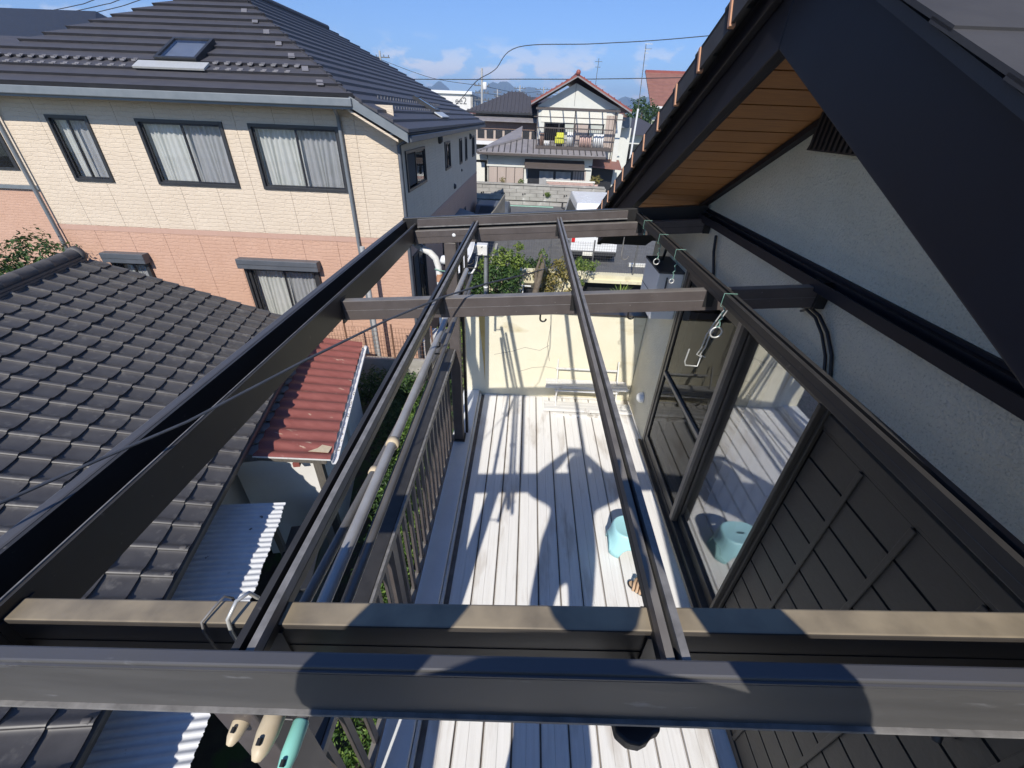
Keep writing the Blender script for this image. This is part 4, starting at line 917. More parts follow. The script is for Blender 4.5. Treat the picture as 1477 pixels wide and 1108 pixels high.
def cells(a0, a1, z0, z1, holes):
    """split a panel around window openings"""
    xs = sorted({a0, a1, *[h for w_ in holes for h in w_[:2] if a0 < h < a1]}); zs_ = sorted({z0, z1, *[h for w_ in holes for h in w_[2:] if z0 < h < z1]})
    for i in range(len(xs) - 1):
        for j in range(len(zs_) - 1):
            cx, cz = (xs[i] + xs[i + 1]) / 2, (zs_[j] + zs_[j + 1]) / 2
            if not any(w_[0] < cx < w_[1] and w_[2] < cz < w_[3] for w_ in holes): yield xs[i], xs[i + 1], zs_[j], zs_[j + 1]
jn = MB()
for q in cells(HX0 + 0.01, HX1 - 0.03, 0.3, 5.85, front_win): jn.box(q[0], q[1], HY0 + 0.014, HY0 + 0.05, q[2], q[3])
for q in cells(HY0 + 0.05, HY1, 0.3, 5.40, side_win): jn.box(HX1 - 0.05, HX1 - 0.014, q[0], q[1], q[2], q[3])
wall = jn.build('wall', 'joint', nh)
def panels(a0, a1, step, z0, z1, holes, m, face):
    a = a0
    while a < a1 - 0.02:
        b = min(a + step, a1)
        for q in cells(a + 0.003, b - 0.003, z0, z1, holes):
            mb = MB()
            if face == 'front': mb.box(q[0], q[1], HY0, HY0 + 0.0135, q[2], q[3])
            else: mb.box(HX1 - 0.0135, HX1, q[0], q[1], q[2], q[3])
            mb.build('siding_panel', m, wall)
        a = b
panels(HX0, HX1, 0.76, BAND + 0.055, 5.85, front_win, 'cream_siding', 'front')
panels(HX0, HX1, 0.76, 0.35, BAND - 0.055, front_win, 'pink_siding', 'front')
panels(HY0 + 0.02, HY1, 0.91, BAND + 0.055, 5.42, side_win, 'cream_siding', 'side')
panels(HY0 + 0.02, HY1, 0.91, 0.35, BAND - 0.055, side_win, 'pink_siding', 'side')
MB().box(HX0, HX1 + 0.004, HY0 - 0.006, HY0 + 0.013, BAND - 0.052, BAND + 0.052).box(HX1 - 0.013, HX1 + 0.006, HY0 + 0.014, HY1, BAND - 0.052, BAND + 0.052).build('band_course', 'pink_trim', wall)
MB().box(HX0, HX1 - 0.02, HY0 + 0.02, HY0 + 0.2, 0, 0.345).box(HX1 - 0.2, HX1 - 0.02, HY0 + 0.2, HY1, 0, 0.345).build('plinth', 'concrete', wall)
def window(face, w_, curt=True, shutterbox=False, gl='pane', split=0.5):
    a0, a1, z0, z1 = w_; t = 0.055; d = 0.05
    def bx(mb, p0, p1, q0, q1, r0, r1):     # p along the wall, q depth inward (+) or outward (-), r height
        if face == 'front': return mb.box(p0, p1, HY0 + q0, HY0 + q1, r0, r1)
        return mb.box(HX1 - q1, HX1 - q0, p0, p1, r0, r1)
    f = MB()
    bx(f, a0, a0 + t, -0.03, d, z0, z1); bx(f, a1 - t, a1, -0.03, d, z0, z1); bx(f, a0 + t, a1 - t, -0.03, d, z0, z0 + t); bx(f, a0 + t, a1 - t, -0.03, d, z1 - t, z1)
    win = f.build('window', 'frame_dark', nh, bevel=0.003)
    c = a0 + (a1 - a0) * split
    s = MB(); tt = 0.03
    for p0, p1, q in ((a0 + t, c + tt, 0.02), (c, a1 - t, 0.0)):
        bx(s, p0, p0 + tt, q, q + 0.018, z0 + t, z1 - t); bx(s, p1 - tt, p1, q, q + 0.018, z0 + t, z1 - t); bx(s, p0 + tt, p1 - tt, q, q + 0.018, z0 + t, z0 + t + tt); bx(s, p0 + tt, p1 - tt, q, q + 0.018, z1 - t - tt, z1 - t)
    s.build('sash', 'frame_dark', win)
    for p0, p1, q in ((a0 + t, c + tt, 0.02), (c, a1 - t, 0.0)):
        bx(MB(), p0 + tt, p1 - tt, q + 0.007, q + 0.010, z0 + t + tt, z1 - t - tt).build('pane', gl, win)
    if curt:
        sc_m = MB(); bx(sc_m, c + 0.01, a1 - t - 0.005, -0.022, -0.020, z0 + t, z1 - t); sc_m.build('insect_screen', 'insect', win)
        fq, am = random.uniform(0.75, 1.15), random.uniform(0.014, 0.026)
        cu = MB(); n = int((a1 - a0) * 60)
        top = []; 
        for i in range(n + 1):
            p = a0 + 0.03 + (a1 - a0 - 0.06) * i / n; q = 0.13 + am * math.sin(i * fq + 0.6 * math.sin(i * 0.11)) + 0.010 * math.sin(i * 0.37)
            for zz in (z0 + 0.03, z1 - 0.05):
                sh_ = 0.05 * math.sin(i * 0.21) * (zz < z1 - 0.1)
                top.append((p + sh_, HY0 + q, zz) if face == 'front' else (HX1 - q, p, zz))
        cu.add(top, [(2 * i, 2 * i + 2, 2 * i + 3, 2 * i + 1) for i in range(n)], True)
        cu.build('curtain', 'curtain', win)
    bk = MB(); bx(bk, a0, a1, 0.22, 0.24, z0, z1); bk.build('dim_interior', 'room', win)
    if shutterbox:
        sb_ = MB(); bx(sb_, a0 - 0.11, a1 + 0.13, -0.19, -0.001, z1 + 0.005, z1 + 0.215)
        sbo = sb_.build('shutter_box', 'shutter_box', nh, bevel=0.012)
        sq = MB(); bx(sq, a0 - 0.105, a1 + 0.125, -0.192, -0.19, z1 + 0.10, z1 + 0.108); sq.build('groove', 'frame_dark', sbo)
        for g0, g1 in ((a0 - 0.06, a0 - 0.005), (a1 + 0.005, a1 + 0.06)):
            sg = MB(); bx(sg, g0, g1, -0.07, -0.001, z0 - 0.05, z1); sg.build('shutter_guide', 'frame_dark', sbo)
window('front', front_win[0], split=0.45); window('front', front_win[1]); window('front', front_win[2])
window('front', front_win[3], shutterbox=True); window('front', front_win[4], shutterbox=True)
for i, w_ in enumerate(side_win): window('side', w_, curt=False, gl='pane_dark')
# vents on the side wall
for yy, zz, r in ((13.2, 5.17, 0.13), (19.9, 5.0, 0.11), (15.5, 3.68, 0.09), (17.3, 4.0, 0.05)):
    MB().lathe((HX1 + 0.001, yy, zz), [(0.0005, r * 0.9), (r * 0.6, r * 0.8), (r * 0.95, r * 0.35), (r, 0)], 14, (1, 0, 0)).build('vent_hood', 'frame_dark', nh)
MB().prism([(HX1 + 0.002, 15.4, 2.50), (HX1 + 0.002, 15.4, 2.78), (HX1 + 0.55, 15.4, 2.62), (HX1 + 0.55, 15.4, 2.50)], (0, 1.3, 0)).build('door_canopy', 'shutter_box', nh)
# eaves, gutters and downpipes
GX0, GX1, GY = -11.3, -3.12, 8.48
MB().box(GX0, GX1, GY, GY + 0.11, 5.80, 5.925).build('front_gutter', 'gutter_grey', nh, bevel=0.012)
MB().box(GX0, GX1, GY + 0.06, HY0, 5.76, 5.80).build('front_soffit', 'gutter_grey', nh)
MB().box(-2.27, -2.15, 8.60, 22.7, 5.29, 5.40).build('side_gutter', 'shutter_box', nh, bevel=0.012)
MB().box(-2.55, -2.27, 8.60, 22.6, 5.40, 5.425).build('side_soffit', 'gutter_grey', nh)
MB().prism([(-3.16, 8.52, 5.78), (-2.20, 8.52, 5.285), (-2.20, 8.52, 5.46), (-3.16, 8.52, 5.955)], (0, 0.07, 0)).build('rake_board', 'gutter_grey', nh, bevel=0.006)
MB().prism([(-3.25, 8.59, 5.74), (-2.40, 8.59, 5.29), (-2.40, 8.59, 5.33), (-3.25, 8.59, 5.78)], (0, 0.41, 0)).build('rake_soffit', 'cream_siding', nh)
MB().tube([(-3.47, 8.60, 5.80), (-3.50, 8.66, 5.74), (-3.575, 8.93, 5.66), (-3.58, 8.95, 5.5), (-3.58, 8.95, 0.1)], 0.035, 10).build('downpipe', 'gutter_grey', nh)
MB().tube([(-10.12, 8.60, 5.80), (-10.15, 8.9, 5.66), (-10.16, 8.93, 5.5), (-10.16, 8.93, 0.1)], 0.038, 10).build('downpipe', 'gutter_grey', nh)
MB().tube([(-2.36, 8.98, 5.29), (-2.50, 8.97, 5.22), (-2.50, 8.97, 0.1)], 0.038, 10).build('downpipe', 'shutter_box', nh)
# hip roof in stepped courses
SL = 0.52; AX, AY, AZ = -7.02, 12.55, 8.02
EZ = 5.93
slate = MB().add([(GX0, GY, EZ - 0.03), (GX1, GY, EZ - 0.03), (AX, AY, AZ - 0.04)], [(0, 1, 2)]).add([(-2.17, GY + 0.05, 5.43), (-2.17, 22.7, 5.43), (AX, 17.9, AZ - 0.04), (AX, AY, AZ - 0.04), (GX1, GY + 0.05, EZ - 0.03)], [(0, 1, 2, 3, 4)]).add([(GX0 - 0.2, GY, EZ - 0.1), (GX0 - 0.2, 22.7, EZ - 0.1), (AX, 17.9, AZ - 0.04), (AX, AY, AZ - 0.04)], [(0, 3, 2, 1)]).build('roof', 'slate', nh)
NC = 15; h = (AZ - EZ) / NC
for k in range(NC):
    t0, t1 = k / NC, min(1.0, (k + 1.25) / NC)
    def fp(t, s): return (GX0 + (AX - GX0) * t, GX1 + (AX - GX1) * t)[s], GY + (AY - GY) * t, EZ + (AZ - EZ) * t
    a, b, c, d = fp(t0, 0), fp(t0, 1), fp(t1, 1), fp(t1, 0); e = 0.062
    a = (a[0] - 0.05, a[1], a[2]); b = (b[0] + 0.05, b[1], b[2])
    MB().add([(*a[:2], a[2] + e), (*b[:2], b[2] + e), (*c[:2], c[2] + 0.003), (*d[:2], d[2] + 0.003), (a[0], a[1] + 0.05, a[2] + 0.004), (b[0], b[1] + 0.05, b[2] + 0.004), (*c[:2], c[2] - 0.02), (*d[:2], d[2] - 0.02)], [(0, 1, 2, 3), (4, 7, 6, 5), (4, 5, 1, 0), (5, 6, 2, 1), (7, 4, 0, 3)]).build('slate_course', 'slate', slate)
# right slope: from the side gutter up to the ridge; front edge follows the hip above the front eave and a rake below it
zlo = 5.45; NR = 19
for k in range(NR):
    t0, t1 = k / NR, min(1.0, (k + 1.25) / NR); z0, z1 = zlo + (AZ - zlo) * t0, zlo + (AZ - zlo) * t1
    x0_, x1_ = -2.17 + (AX + 2.17) * t0, -2.17 + (AX + 2.17) * t1
    def yfront(x): return GY + 0.03 if x > GX1 else GY + (AY - GY) * (GX1 - x) / (GX1 - AX)
    def yback(x): return 22.7 - (22.7 - 17.9) * (-2.17 - x) / (-2.17 - AX)
    e = 0.055
    q = [(x0_, yfront(x0_) - 0.03, z0 + e), (x0_, yback(x0_) + 0.03, z0 + e), (x1_, yback(x1_), z1 + 0.003), (x1_, yfront(x1_), z1 + 0.003)]
    q += [(p[0], p[1], p[2] - (e if i < 2 else 0.025)) for i, p in enumerate(q)]
    MB().add(q, [(0, 1, 2, 3), (4, 7, 6, 5), (4, 5, 1, 0), (5, 6, 2, 1), (7, 4, 0, 3)]).build('slate_course', 'slate', slate)
# pale hip patches and snow guards
def rp(x, y): return EZ + (AZ - EZ) * (y - GY) / (AY - GY) + 0.03
for k in range(7):
    y = 8.75 + 0.42 * k; x = GX1 + (AX - GX1) * (y - GY) / (AY - GY) - 0.28
    MB().prism([(x - 0.10, y - 0.05, rp(x, y - 0.05) + 0.025), (x + 0.02, y - 0.05, rp(x, y - 0.05) + 0.025), (x - 0.06, y + 0.13, rp(x, y + 0.13) + 0.012), (x - 0.18, y + 0.13, rp(x, y + 0.13) + 0.012)], (0, 0, 0.006)).build('hip_patch', 'slate_patch', slate)
sgm = raw_mesh('snow_guard', MB().prism([(-0.04, 0, 0.0), (0.04, 0, 0.0), (0.04, 0, 0.03), (-0.04, 0, 0.03)], (0, 0.012, 0.0)).prism([(-0.04, 0.012, 0.0), (0.04, 0.012, 0.0), (0.04, 0.08, 0.045), (-0.04, 0.08, 0.045)], (0, 0, 0.008)), 'slate_patch')
for r, y in enumerate((9.03, 9.24)):
    x = -10.4 + 0.10 * r
    while x < -4.25:
        if not (-7.25 < x < -5.85): inst('snow_guard', sgm, slate, (x, y, rp(x, y) + 0.02))
        x += 0.214
sgm2 = raw_mesh('snow_guard', MB().box(0, 0.012, -0.055, 0.055, 0, 0.05), 'slate_patch')
for r, xx in enumerate((-2.76, -3.08)):
    y = 9.3 + 0.6 * r
    while y < 16.5: inst('snow_guard', sgm2, slate, (xx, y, zlo + (AZ - zlo) * (-2.17 - xx) / (-2.17 - AX) + 0.03)); y += 0.22 + (0.9 if 13.2 < y < 13.5 else 0)
MB().tube([(AX, AY, AZ + 0.03), (AX, 17.9, AZ + 0.03)], 0.07, 10).build('ridge_cap', 'slate', slate)
# skylights
def sky_light(c, ux, uy, uz, w_, l_):
    c, ux, uy, uz = Vector(c), Vector(ux).normalized(), Vector(uy).normalized(), Vector(uz).normalized()
    def slab(u0, u1, v0, v1, w0, w1):
        return MB().add([c + ux * a + uy * b + uz * d_ for d_ in (w0, w1) for a, b in ((u0, v0), (u1, v0), (u1, v1), (u0, v1))], [(0, 3, 2, 1), (4, 5, 6, 7), (0, 1, 5, 4), (1, 2, 6, 5), (2, 3, 7, 6), (3, 0, 4, 7)])
    f = slab(-w_ / 2, -w_ / 2 + 0.055, -l_ / 2, l_ / 2, 0, 0.10); 
    for s in ((w_ / 2 - 0.055, w_ / 2, -l_ / 2, l_ / 2), (-w_ / 2 + 0.055, w_ / 2 - 0.055, -l_ / 2, -l_ / 2 + 0.055), (-w_ / 2 + 0.055, w_ / 2 - 0.055, l_ / 2 - 0.055, l_ / 2)):
        q = slab(*s, 0, 0.10); f.add(q.v, q.f)
    f = f.build('skylight', 'frame_dark', slate)
    slab(-w_ / 2 + 0.055, w_ / 2 - 0.055, -l_ / 2 + 0.055, l_ / 2 - 0.055, 0.080, 0.085).build('skylight_pane', 'pane', f)
    slab(-w_ / 2 + 0.055, w_ / 2 - 0.055, -l_ / 2 + 0.055, l_ / 2 - 0.055, 0.0, 0.03).build('skylight_blind', 'gutter_grey', f)
    slab(-w_ / 2 - 0.28, w_ / 2 + 0.24, -l_ / 2 - 0.27, -l_ / 2 - 0.04, 0.03, 0.06).build('flashing_apron', 'wire', f)
nf = Vector((0, -SL, 1)).normalized(); uf = Vector((0, 1, SL)).normalized()
sky_light((-6.5, 9.60, rp(-6.5, 9.60) + 0.0), (1, 0, 0), uf, nf, 0.78, 0.80)
ns = Vector((SL, 0, 1)).normalized(); us = Vector((-1, 0, SL)).normalized()
sky_light((-2.98, 13.8, 5.45 + (AZ - 5.45) * (0.81) / 4.85 + 0.03), (0, 1, 0), us, ns, 0.62, 0.66)
# set back wing on the left
wg = thing('house_wing', 'far left wing in cream and salmon siding partly hidden by a shrub', 'house', (-16, 14.5, 0))
MB().box(-22, -10.4, 13.0, 18, 3.55, 6.0).build('upper_wall', 'cream_siding', wg)
MB().box(-22, -10.4, 12.99, 18, 0, 3.45).build('lower_wall', 'pink_siding', wg)
MB().box(-22, -10.4, 12.9, 13.1, 3.45, 3.55).build('band_course', 'gutter_grey', wg)
wgw = MB().box(-16.6, -14.9, 12.96, 13.02, 3.95, 4.95).build('window', 'frame_dark', wg)
MB().box(-16.5, -15.0, 12.95, 12.958, 4.02, 4.88).build('pane', 'pane_dark', wgw)
MB().prism([(-22, 12.5, 5.95), (-10.2, 12.5, 5.95), (-10.2, 15.5, 7.2), (-22, 15.5, 7.2)], (0, 0, 0.08)).build('roof', 'slate', wg)
lh = thing('far_left_house', 'dark charcoal hip roof peeking above the slate roof at the left edge', 'house', (-26, 24, 0))
MB().box(-36, -19.5, 22, 34, 0, 6.6).build('wall', 'off_white', lh)
MB().add([(-37, 21.4, 6.5), (-18.8, 21.4, 6.5), (-18.8, 34, 6.5), (-37, 34, 6.5), (-33, 27.5, 9.6), (-22.8, 27.5, 9.6)], [(0, 1, 5, 4), (1, 2, 5), (2, 3, 4, 5), (3, 0, 4)]).build('roof', 'frame_dark', lh)

# shrub and green hedge at the far left
sh = thing('shrub', 'rounded green shrub beside the left downpipe of the cream house', 'shrub', (-10.9, 8.2, 0))
mb = MB()
for k in range(5): leaves(mb, (-10.75 + 0.45 * math.sin(k * 2), 8.1 + 0.3 * math.cos(k * 3), 1.6 + 0.33 * k), (0.85, 0.6, 0.6), 1200, 0.05)
mb.build('crown', 'leaf_dark', sh); MB().tube([(-10.9, 8.2, 0), (-10.95, 8.1, 1.6)], [0.07, 0.04], 8).build('trunk', 'bark', sh)

# brown mesh fence with posts in front of the cream house
fe = thing('mesh_fence', 'thin brown wire mesh fence with grey post in front of the salmon wall', 'fence', (-3.2, 8.3, 0))
MB().box(-6.0, -1.9, 8.22, 8.34, 0, 0.95).build('block_base', 'concrete', fe)
fm = MB()
for k in range(58): fm.tube([(-5.95 + 0.07 * k, 8.28, 0.95), (-5.95 + 0.07 * k, 8.28, 1.72)], 0.0035, 4, False)
for k in range(8): fm.tube([(-5.98, 8.276, 0.98 + 0.105 * k), (-1.92, 8.276, 0.98 + 0.105 * k)], 0.0035, 4, False)
fm.build('mesh', 'brown_fence', fe)
for xx in (-5.0, -3.95, -2.9, -2.0): MB().tube([(xx, 8.30, 0.9), (xx, 8.30, 1.80)], 0.022, 8).build('post', 'brown_fence', fe)
up_ = MB().tube([(-3.36, 8.55, 0), (-3.36, 8.55, 3.4)], 0.05, 12).build('service_pole', 'pole_conc'); tag(up_, 'slim grey service pole standing before the salmon wall', 'pole')
ac = thing('air_conditioner', 'pale outdoor air conditioner unit at the foot of the cream house', 'air conditioner', (-2.2, 9.9, 0.2))
MB().box(-2.52, -2.22, 9.4, 10.2, 0.25, 0.85).build('case', 'white_pl', ac, bevel=0.01)
for k in range(8): MB().box(-2.5 + 0.03 * k, -2.49 + 0.03 * k, 9.385, 9.3995, 0.32, 0.78).build('grille_slat', 'grey_box', ac)

# ================================================================== garden beyond the parapet
gw = thing('garden_wall', 'cream garden wall overgrown with creepers behind the parapet', 'wall', (0.2, 11.6, 0))
MB().box(-1.0, 1.55, 11.6, 11.75, 0, 2.05).build('wall', 'cream', gw)
MB().box(-1.05, 1.6, 11.56, 11.79, 2.052, 2.12).build('coping', 'cream', gw)
MB().box(-1.0, -0.92, 11.8, 14.1, 0, 2.2).build('return_wall', 'concrete', gw)
gs = MB().box(-0.02, 0.30, 11.2, 11.59, 0.9, 1.75).build('meter_cabinet', 'frame_dark'); tag(gs, 'dark meter cabinet against the cream garden wall', 'cabinet')
pv = thing('standpipe', 'two white vertical pipes in front of the meter cabinet', 'pipes', (0.0, 11.1, 0))
for xx in (-0.09, -0.02): MB().tube([(xx, 11.1, 0), (xx, 11.1, 1.85)], 0.022, 8).build('pipe', 'white_pl', pv)
MB().tube([(-0.09, 11.1, 1.83), (0.2, 11.1, 1.83)], 0.02, 8).build('cross_pipe', 'white_pl', pv)

def shrub(label, c, balls, n, sz, m, stems=3, group=None, name='garden_shrub'):
    t = thing(name, label, 'shrub', c, group=group)
    mb = MB()
    for bx_, by_, bz_, r in balls: leaves(mb, (c[0] + bx_, c[1] + by_, c[2] + bz_), (r, r, r * 0.85), n, sz, shell=0.35)
    mb.build('foliage', m, t)
    s = MB()
    for k in range(stems):
        b = balls[k % len(balls)]; s.tube([(c[0], c[1], c[2]), (c[0] + b[0] * 0.5, c[1] + b[1] * 0.5, c[2] + b[2] * 0.6), (c[0] + b[0], c[1] + b[1], c[2] + b[2])], [0.025, 0.018, 0.008], 6)
    s.build('stems', 'bark', t)
G = 'garden shrubs beyond the parapet'
shrub('dense dark green shrub left of the standpipe', (-0.55, 10.4, 0), [(-0.5, 0, 1.5, .55), (0.0, 0.1, 1.85, .6), (-0.2, -.3, 1.1, .6), (0.35, 0.1, 1.4, .5), (-0.25, .1, 2.25, .45), (0.2, 0.2, 2.2, .4), (-.65, .2, 2.0, .4)], 620, 0.055, 'leaf_dark', 5, G)
shrub('lime green young shrub growing over the dark shrub', (-0.72, 11.1, 0), [(-0.3, 0, 2.4, .36), (0.1, 0.0, 2.6, .36), (0.5, 0, 2.5, .36), (0.25, 0, 2.25, .35)], 340, 0.055, 'leaf_lime', 3, G)
shrub('pale green low shrub at the foot of the dish mast', (-0.85, 6.6, 0), [(0, 0, 2.55, .4), (0.35, 0.1, 2.45, .36), (-.35, 0, 2.35, .4), (0.1, 0, 1.8, .6), (.6, .2, 2.3, .35)], 520, 0.035, 'leaf_lime', 4, G)
shrub('olive and yellow creeper clothing the cream garden wall', (0.85, 11.45, 0), [(0, 0, 1.95, .38), (0.35, .05, 2.1, .34), (-.35, 0, 2.1, .34), (0.5, 0, 1.5, .30), (0.1, 0, 1.3, .36), (-.2, 0, 1.6, .28), (.1, 0, 2.35, .3)], 260, 0.05, 'leaf_olive', 6, G)
shrub('green creeper at the right end of the garden wall', (1.45, 11.9, 0), [(0.1, 0, 2.25, .26), (0.35, .8, 2.0, .3), (0.1, 0, 1.7, .28), (0.7, 1.6, 1.75, .3)], 240, 0.045, 'leaf_lime', 4, G)
shrub('narrow upright conifer by the road fence', (-0.18, 12.6, 0), [(0, 0, 1.6, .26), (0, 0, 2.1, .25), (0, 0, 2.5, .2), (0, 0, 2.85, .15)], 260, 0.035, 'leaf_lime', 2, G)
shrub('blue green clump behind the lime shrub', (0.25, 12.4, 0), [(0, 0, 2.0, .34), (.3, 0, 2.05, .3), (-.25, 0, 1.95, .3)], 320, 0.05, 'leaf_dark', 3, G)
shrub('reddish twiggy shrub in front of the dark shrub', (-0.35, 9.6, 0), [(0, 0, 1.55, .32), (.3, 0, 1.35, .3), (-.3, 0, 1.3, .3)], 200, 0.035, 'leaf_olive', 4, G)
dt = thing('pruned_trunk', 'bare pruned tree trunk leaning before the cream garden wall', 'tree', (0.2, 10.6, 0))
MB().tube([(0.18, 10.6, 0), (0.26, 10.6, 1.6), (0.40, 10.65, 2.2), (0.50, 10.7, 2.75)], [0.09, 0.085, 0.075, 0.05], 9).build('trunk', 'bark', dt)
MB().tube([(0.33, 10.62, 1.9), (0.30, 10.62, 2.4), (0.42, 10.65, 2.85)], [0.05, 0.04, 0.025], 8).build('limb', 'bark', dt)
mb = MB(); leaves(mb, (0.45, 10.7, 2.8), (0.16, 0.16, 0.2), 120, 0.04); mb.build('crown', 'leaf_lime', dt)
pl = thing('spiky_palm', 'spiky green palm rosette in front of the dark garage opening', 'plant', (3.05, 12.6, 0))
fr = MB()
for k in range(70):
    a = random.uniform(0, 6.28); el = random.uniform(0.15, 1.4); L = random.uniform(0.35, 0.6)
    d = Vector((math.cos(a) * math.cos(el), math.sin(a) * math.cos(el), math.sin(el))); p = Vector((3.05, 12.6, 1.05)); s = d.cross(Vector((0, 0, 1))).normalized() * 0.02
    fr.add([p - s, p + s, p + d * L * 0.6 + s * 0.9, p + d * L - Vector((0, 0, 0.04)), p + d * L * 0.6 - s * 0.9], [(0, 1, 2, 4), (4, 2, 3)])
fr.build('fronds', 'leaf_lime', pl); MB().tube([(3.05, 12.6, 0), (3.05, 12.6, 1.06)], [0.08, 0.06], 8).build('trunk', 'bark', pl)

# ================================================================== raised car park edge, fence, van
ga = thing('garage_slab', 'cream concrete garage roof slab with dark opening below', 'garage', (3, 14.1, 0))
MB().box(1.2, 7.0, 13.85, 14.19, 1.12, 1.36).build('slab_edge', 'cream', ga)
MB().box(1.2, 7.0, 13.80, 13.85, 1.10, 1.20).build('drip_edge', 'cream', ga)
MB().box(1.2, 1.45, 13.87, 14.19, 0, 1.12).build('pier', 'cream', ga)
MB().box(1.45, 7.0, 14.10, 14.19, 0, 1.1).build('back_wall', 'black', ga)
fn = thing('road_fence', 'thin grey mesh fence along the edge of the car park', 'fence', (2, 13.95, 1.36))
fm = MB()
for k in range(94): fm.tube([(-2.2 + 0.08 * k, 14.0, 1.40), (-2.2 + 0.08 * k, 14.0, 2.40)], 0.0028, 4, False)
for k in range(11): fm.tube([(-2.2, 13.996, 1.42 + 0.095 * k), (5.3, 13.996, 1.42 + 0.095 * k)], 0.0028, 4, False)
fm.build('mesh', 'fence', fn)
for k in range(6): MB().tube([(-2.0 + 1.42 * k, 14.02, 1.36), (-2.0 + 1.42 * k, 14.02, 2.45)], 0.025, 8).build('post', 'fence', fn)

def van():
    t = thing('van', 'white delivery van parked with its tailgate towards us', 'van', (2.42, 17.3, 1.35))
    X0, X1, Y0, Y1, Z = 1.60, 3.26, 15.2, 19.5, 1.35
    # side outline (y, z) extruded across, with rounded shoulders from narrower roof
    out = [(0.0, 0.42), (0.0, 1.05), (0.16, 1.80), (0.30, 1.98), (2.9, 2.0), (3.5, 1.55), (4.2, 1.10), (4.3, 0.85), (4.3, 0.35), (0.06, 0.35)]
    def section(f, ins): return [(X0 + ins, Y0 + y, Z + z) if f == 0 else (X1 - ins, Y0 + y, Z + z) for y, z in out]
    ins = lambda z: 0.0 if z < 1.1 else 0.11 * min(1, (z - 1.1) / 0.9)
    L = [(X0 + ins(z), Y0 + y, Z + z) for y, z in out]; Rr = [(X1 - ins(z), Y0 + y, Z + z) for y, z in out]; n = len(out)
    body = MB().add(L + Rr, [tuple(range(n)), tuple(range(2 * n - 1, n - 1, -1))] + [(i, n + i, n + (i + 1) % n, (i + 1) % n) for i in range(n)]).build('body', 'van_paint', t, bevel=0.05)
    MB().prism([(X0 + 0.16, Y0 + 0.012, Z + 1.14), (X1 - 0.16, Y0 + 0.012, Z + 1.14), (X1 - 0.22, Y0 + 0.146, Z + 1.76), (X0 + 0.22, Y0 + 0.146, Z + 1.76)], (0, -0.012, 0.003)).build('rear_window', 'frame_dark', t)
    MB().box(X0 + 0.02, X1 - 0.02, Y0 - 0.10, Y0 + 0.06, Z + 0.30, Z + 0.44).build('bumper', 'frame_dark', t, bevel=0.02)
    for xx in (X0 + 0.02, X1 - 0.14): MB().box(xx, xx + 0.12, Y0 - 0.02, Y0 + 0.05, Z + 0.72, Z + 1.08).build('tail_lamp', 'lamp_red', t, bevel=0.01)
    MB().box(X0 + 0.30, X1 - 0.30, Y0 - 0.012, Y0 - 0.001, Z + 0.70, Z + 0.715).build('tailgate_crease', 'grey_box', t)
    MB().box(2.55, 2.68, Y0 - 0.03, Y0 - 0.001, Z + 0.70, Z + 0.74).build('tailgate_handle', 'frame_dark', t, bevel=0.005)
    pm_ = MB().box(2.05, 2.40, Y0 - 0.115, Y0 - 0.101, Z + 0.30, Z + 0.43).build('number_plate', 'plate', t)
    for zz in (0.55, 0.95, 1.35): MB().box(X0 - 0.004 + ins(zz), X0 + ins(zz), Y0 + 1.0, Y0 + 3.6, Z + zz, Z + zz + 0.012).build('side_moulding', 'grey_box', t)
    MB().prism([(X0 + 0.008, Y0 + 0.4, Z + 1.17), (X0 + 0.008, Y0 + 3.3, Z + 1.17), (X0 + 0.085, Y0 + 2.9, Z + 1.74), (X0 + 0.085, Y0 + 0.5, Z + 1.74)], (-0.012, 0, 0)).build('side_window', 'frame_dark', t)
    for xx, yy in ((X0, 0.75), (X1, 0.75), (X0, 3.6), (X1, 3.6)):
        s = -1 if xx == X0 else 1
        wv = MB().lathe((xx - s * 0.17, Y0 + yy, Z + 0.31), [(0.19, 0), (0.30, 0.01), (0.31, 0.05), (0.31, 0.15), (0.29, 0.18), (0.19, 0.18)], 20, (s, 0, 0)).build('wheel', 'tyre', t)
        MB().lathe((xx - s * 0.05, Y0 + yy, Z + 0.31), [(0.0005, 0.05), (0.06, 0.05), (0.15, 0.02), (0.19, 0.045)], 16, (s, 0, 0)).build('rim', 'steel_rim', wv)
    MB().tube([(X0 - 0.02, Y0 + 3.5, Z + 1.2), (X0 - 0.16, Y0 + 3.5, Z + 1.25), (X0 - 0.16, Y0 + 3.5, Z + 1.45)], 0.03, 8).build('wing_mirror', 'frame_dark', t)
    text_mesh('lettering', '19 21', 0.17, 'fence', t, (2.44, Y0 - 0.006, Z + 0.92))
van()

# kerb stop and far wall of the road
ks = MB().box(3.75, 4.5, 15.0, 15.15, 1.352, 1.45).build('wheel_stop', 'plate'); tag(ks, 'pale concrete wheel stop beside the van', 'wheel stop')
rwl = thing('retaining_wall', 'weathered concrete block retaining wall beyond the road', 'wall', (0, 26.6, 1.3))
bm_ = [raw_mesh('concrete_block', MB().box(0, 0.78, 0, 0.16 + d, 0, 0.19), 'concrete') for d in (0.0, 0.012, 0.006)]
MB().box(-12, 4.4, 26.62, 26.9, 1.0, 2.10).box(-12, 4.4, 26.66, 26.9, 2.1, 2.42).build('core', 'concrete_dk', rwl)
for r in range(6):
    x = -11.9 - 0.4 * (r % 2)
    while x < 4.0:
        d = random.choice((0, 1, 2)); step = 0.02 if r >= 2 else -0.03
        inst('concrete_block', bm_[d], rwl, (x, 26.50 + step - 0.01 * (r % 2), 1.16 + 0.2 * r + (0.05 if r >= 2 else 0))); x += 0.8
MB().box(-12, 4.4, 26.46, 26.8, 2.42, 2.49).build('coping', 'concrete', rwl)
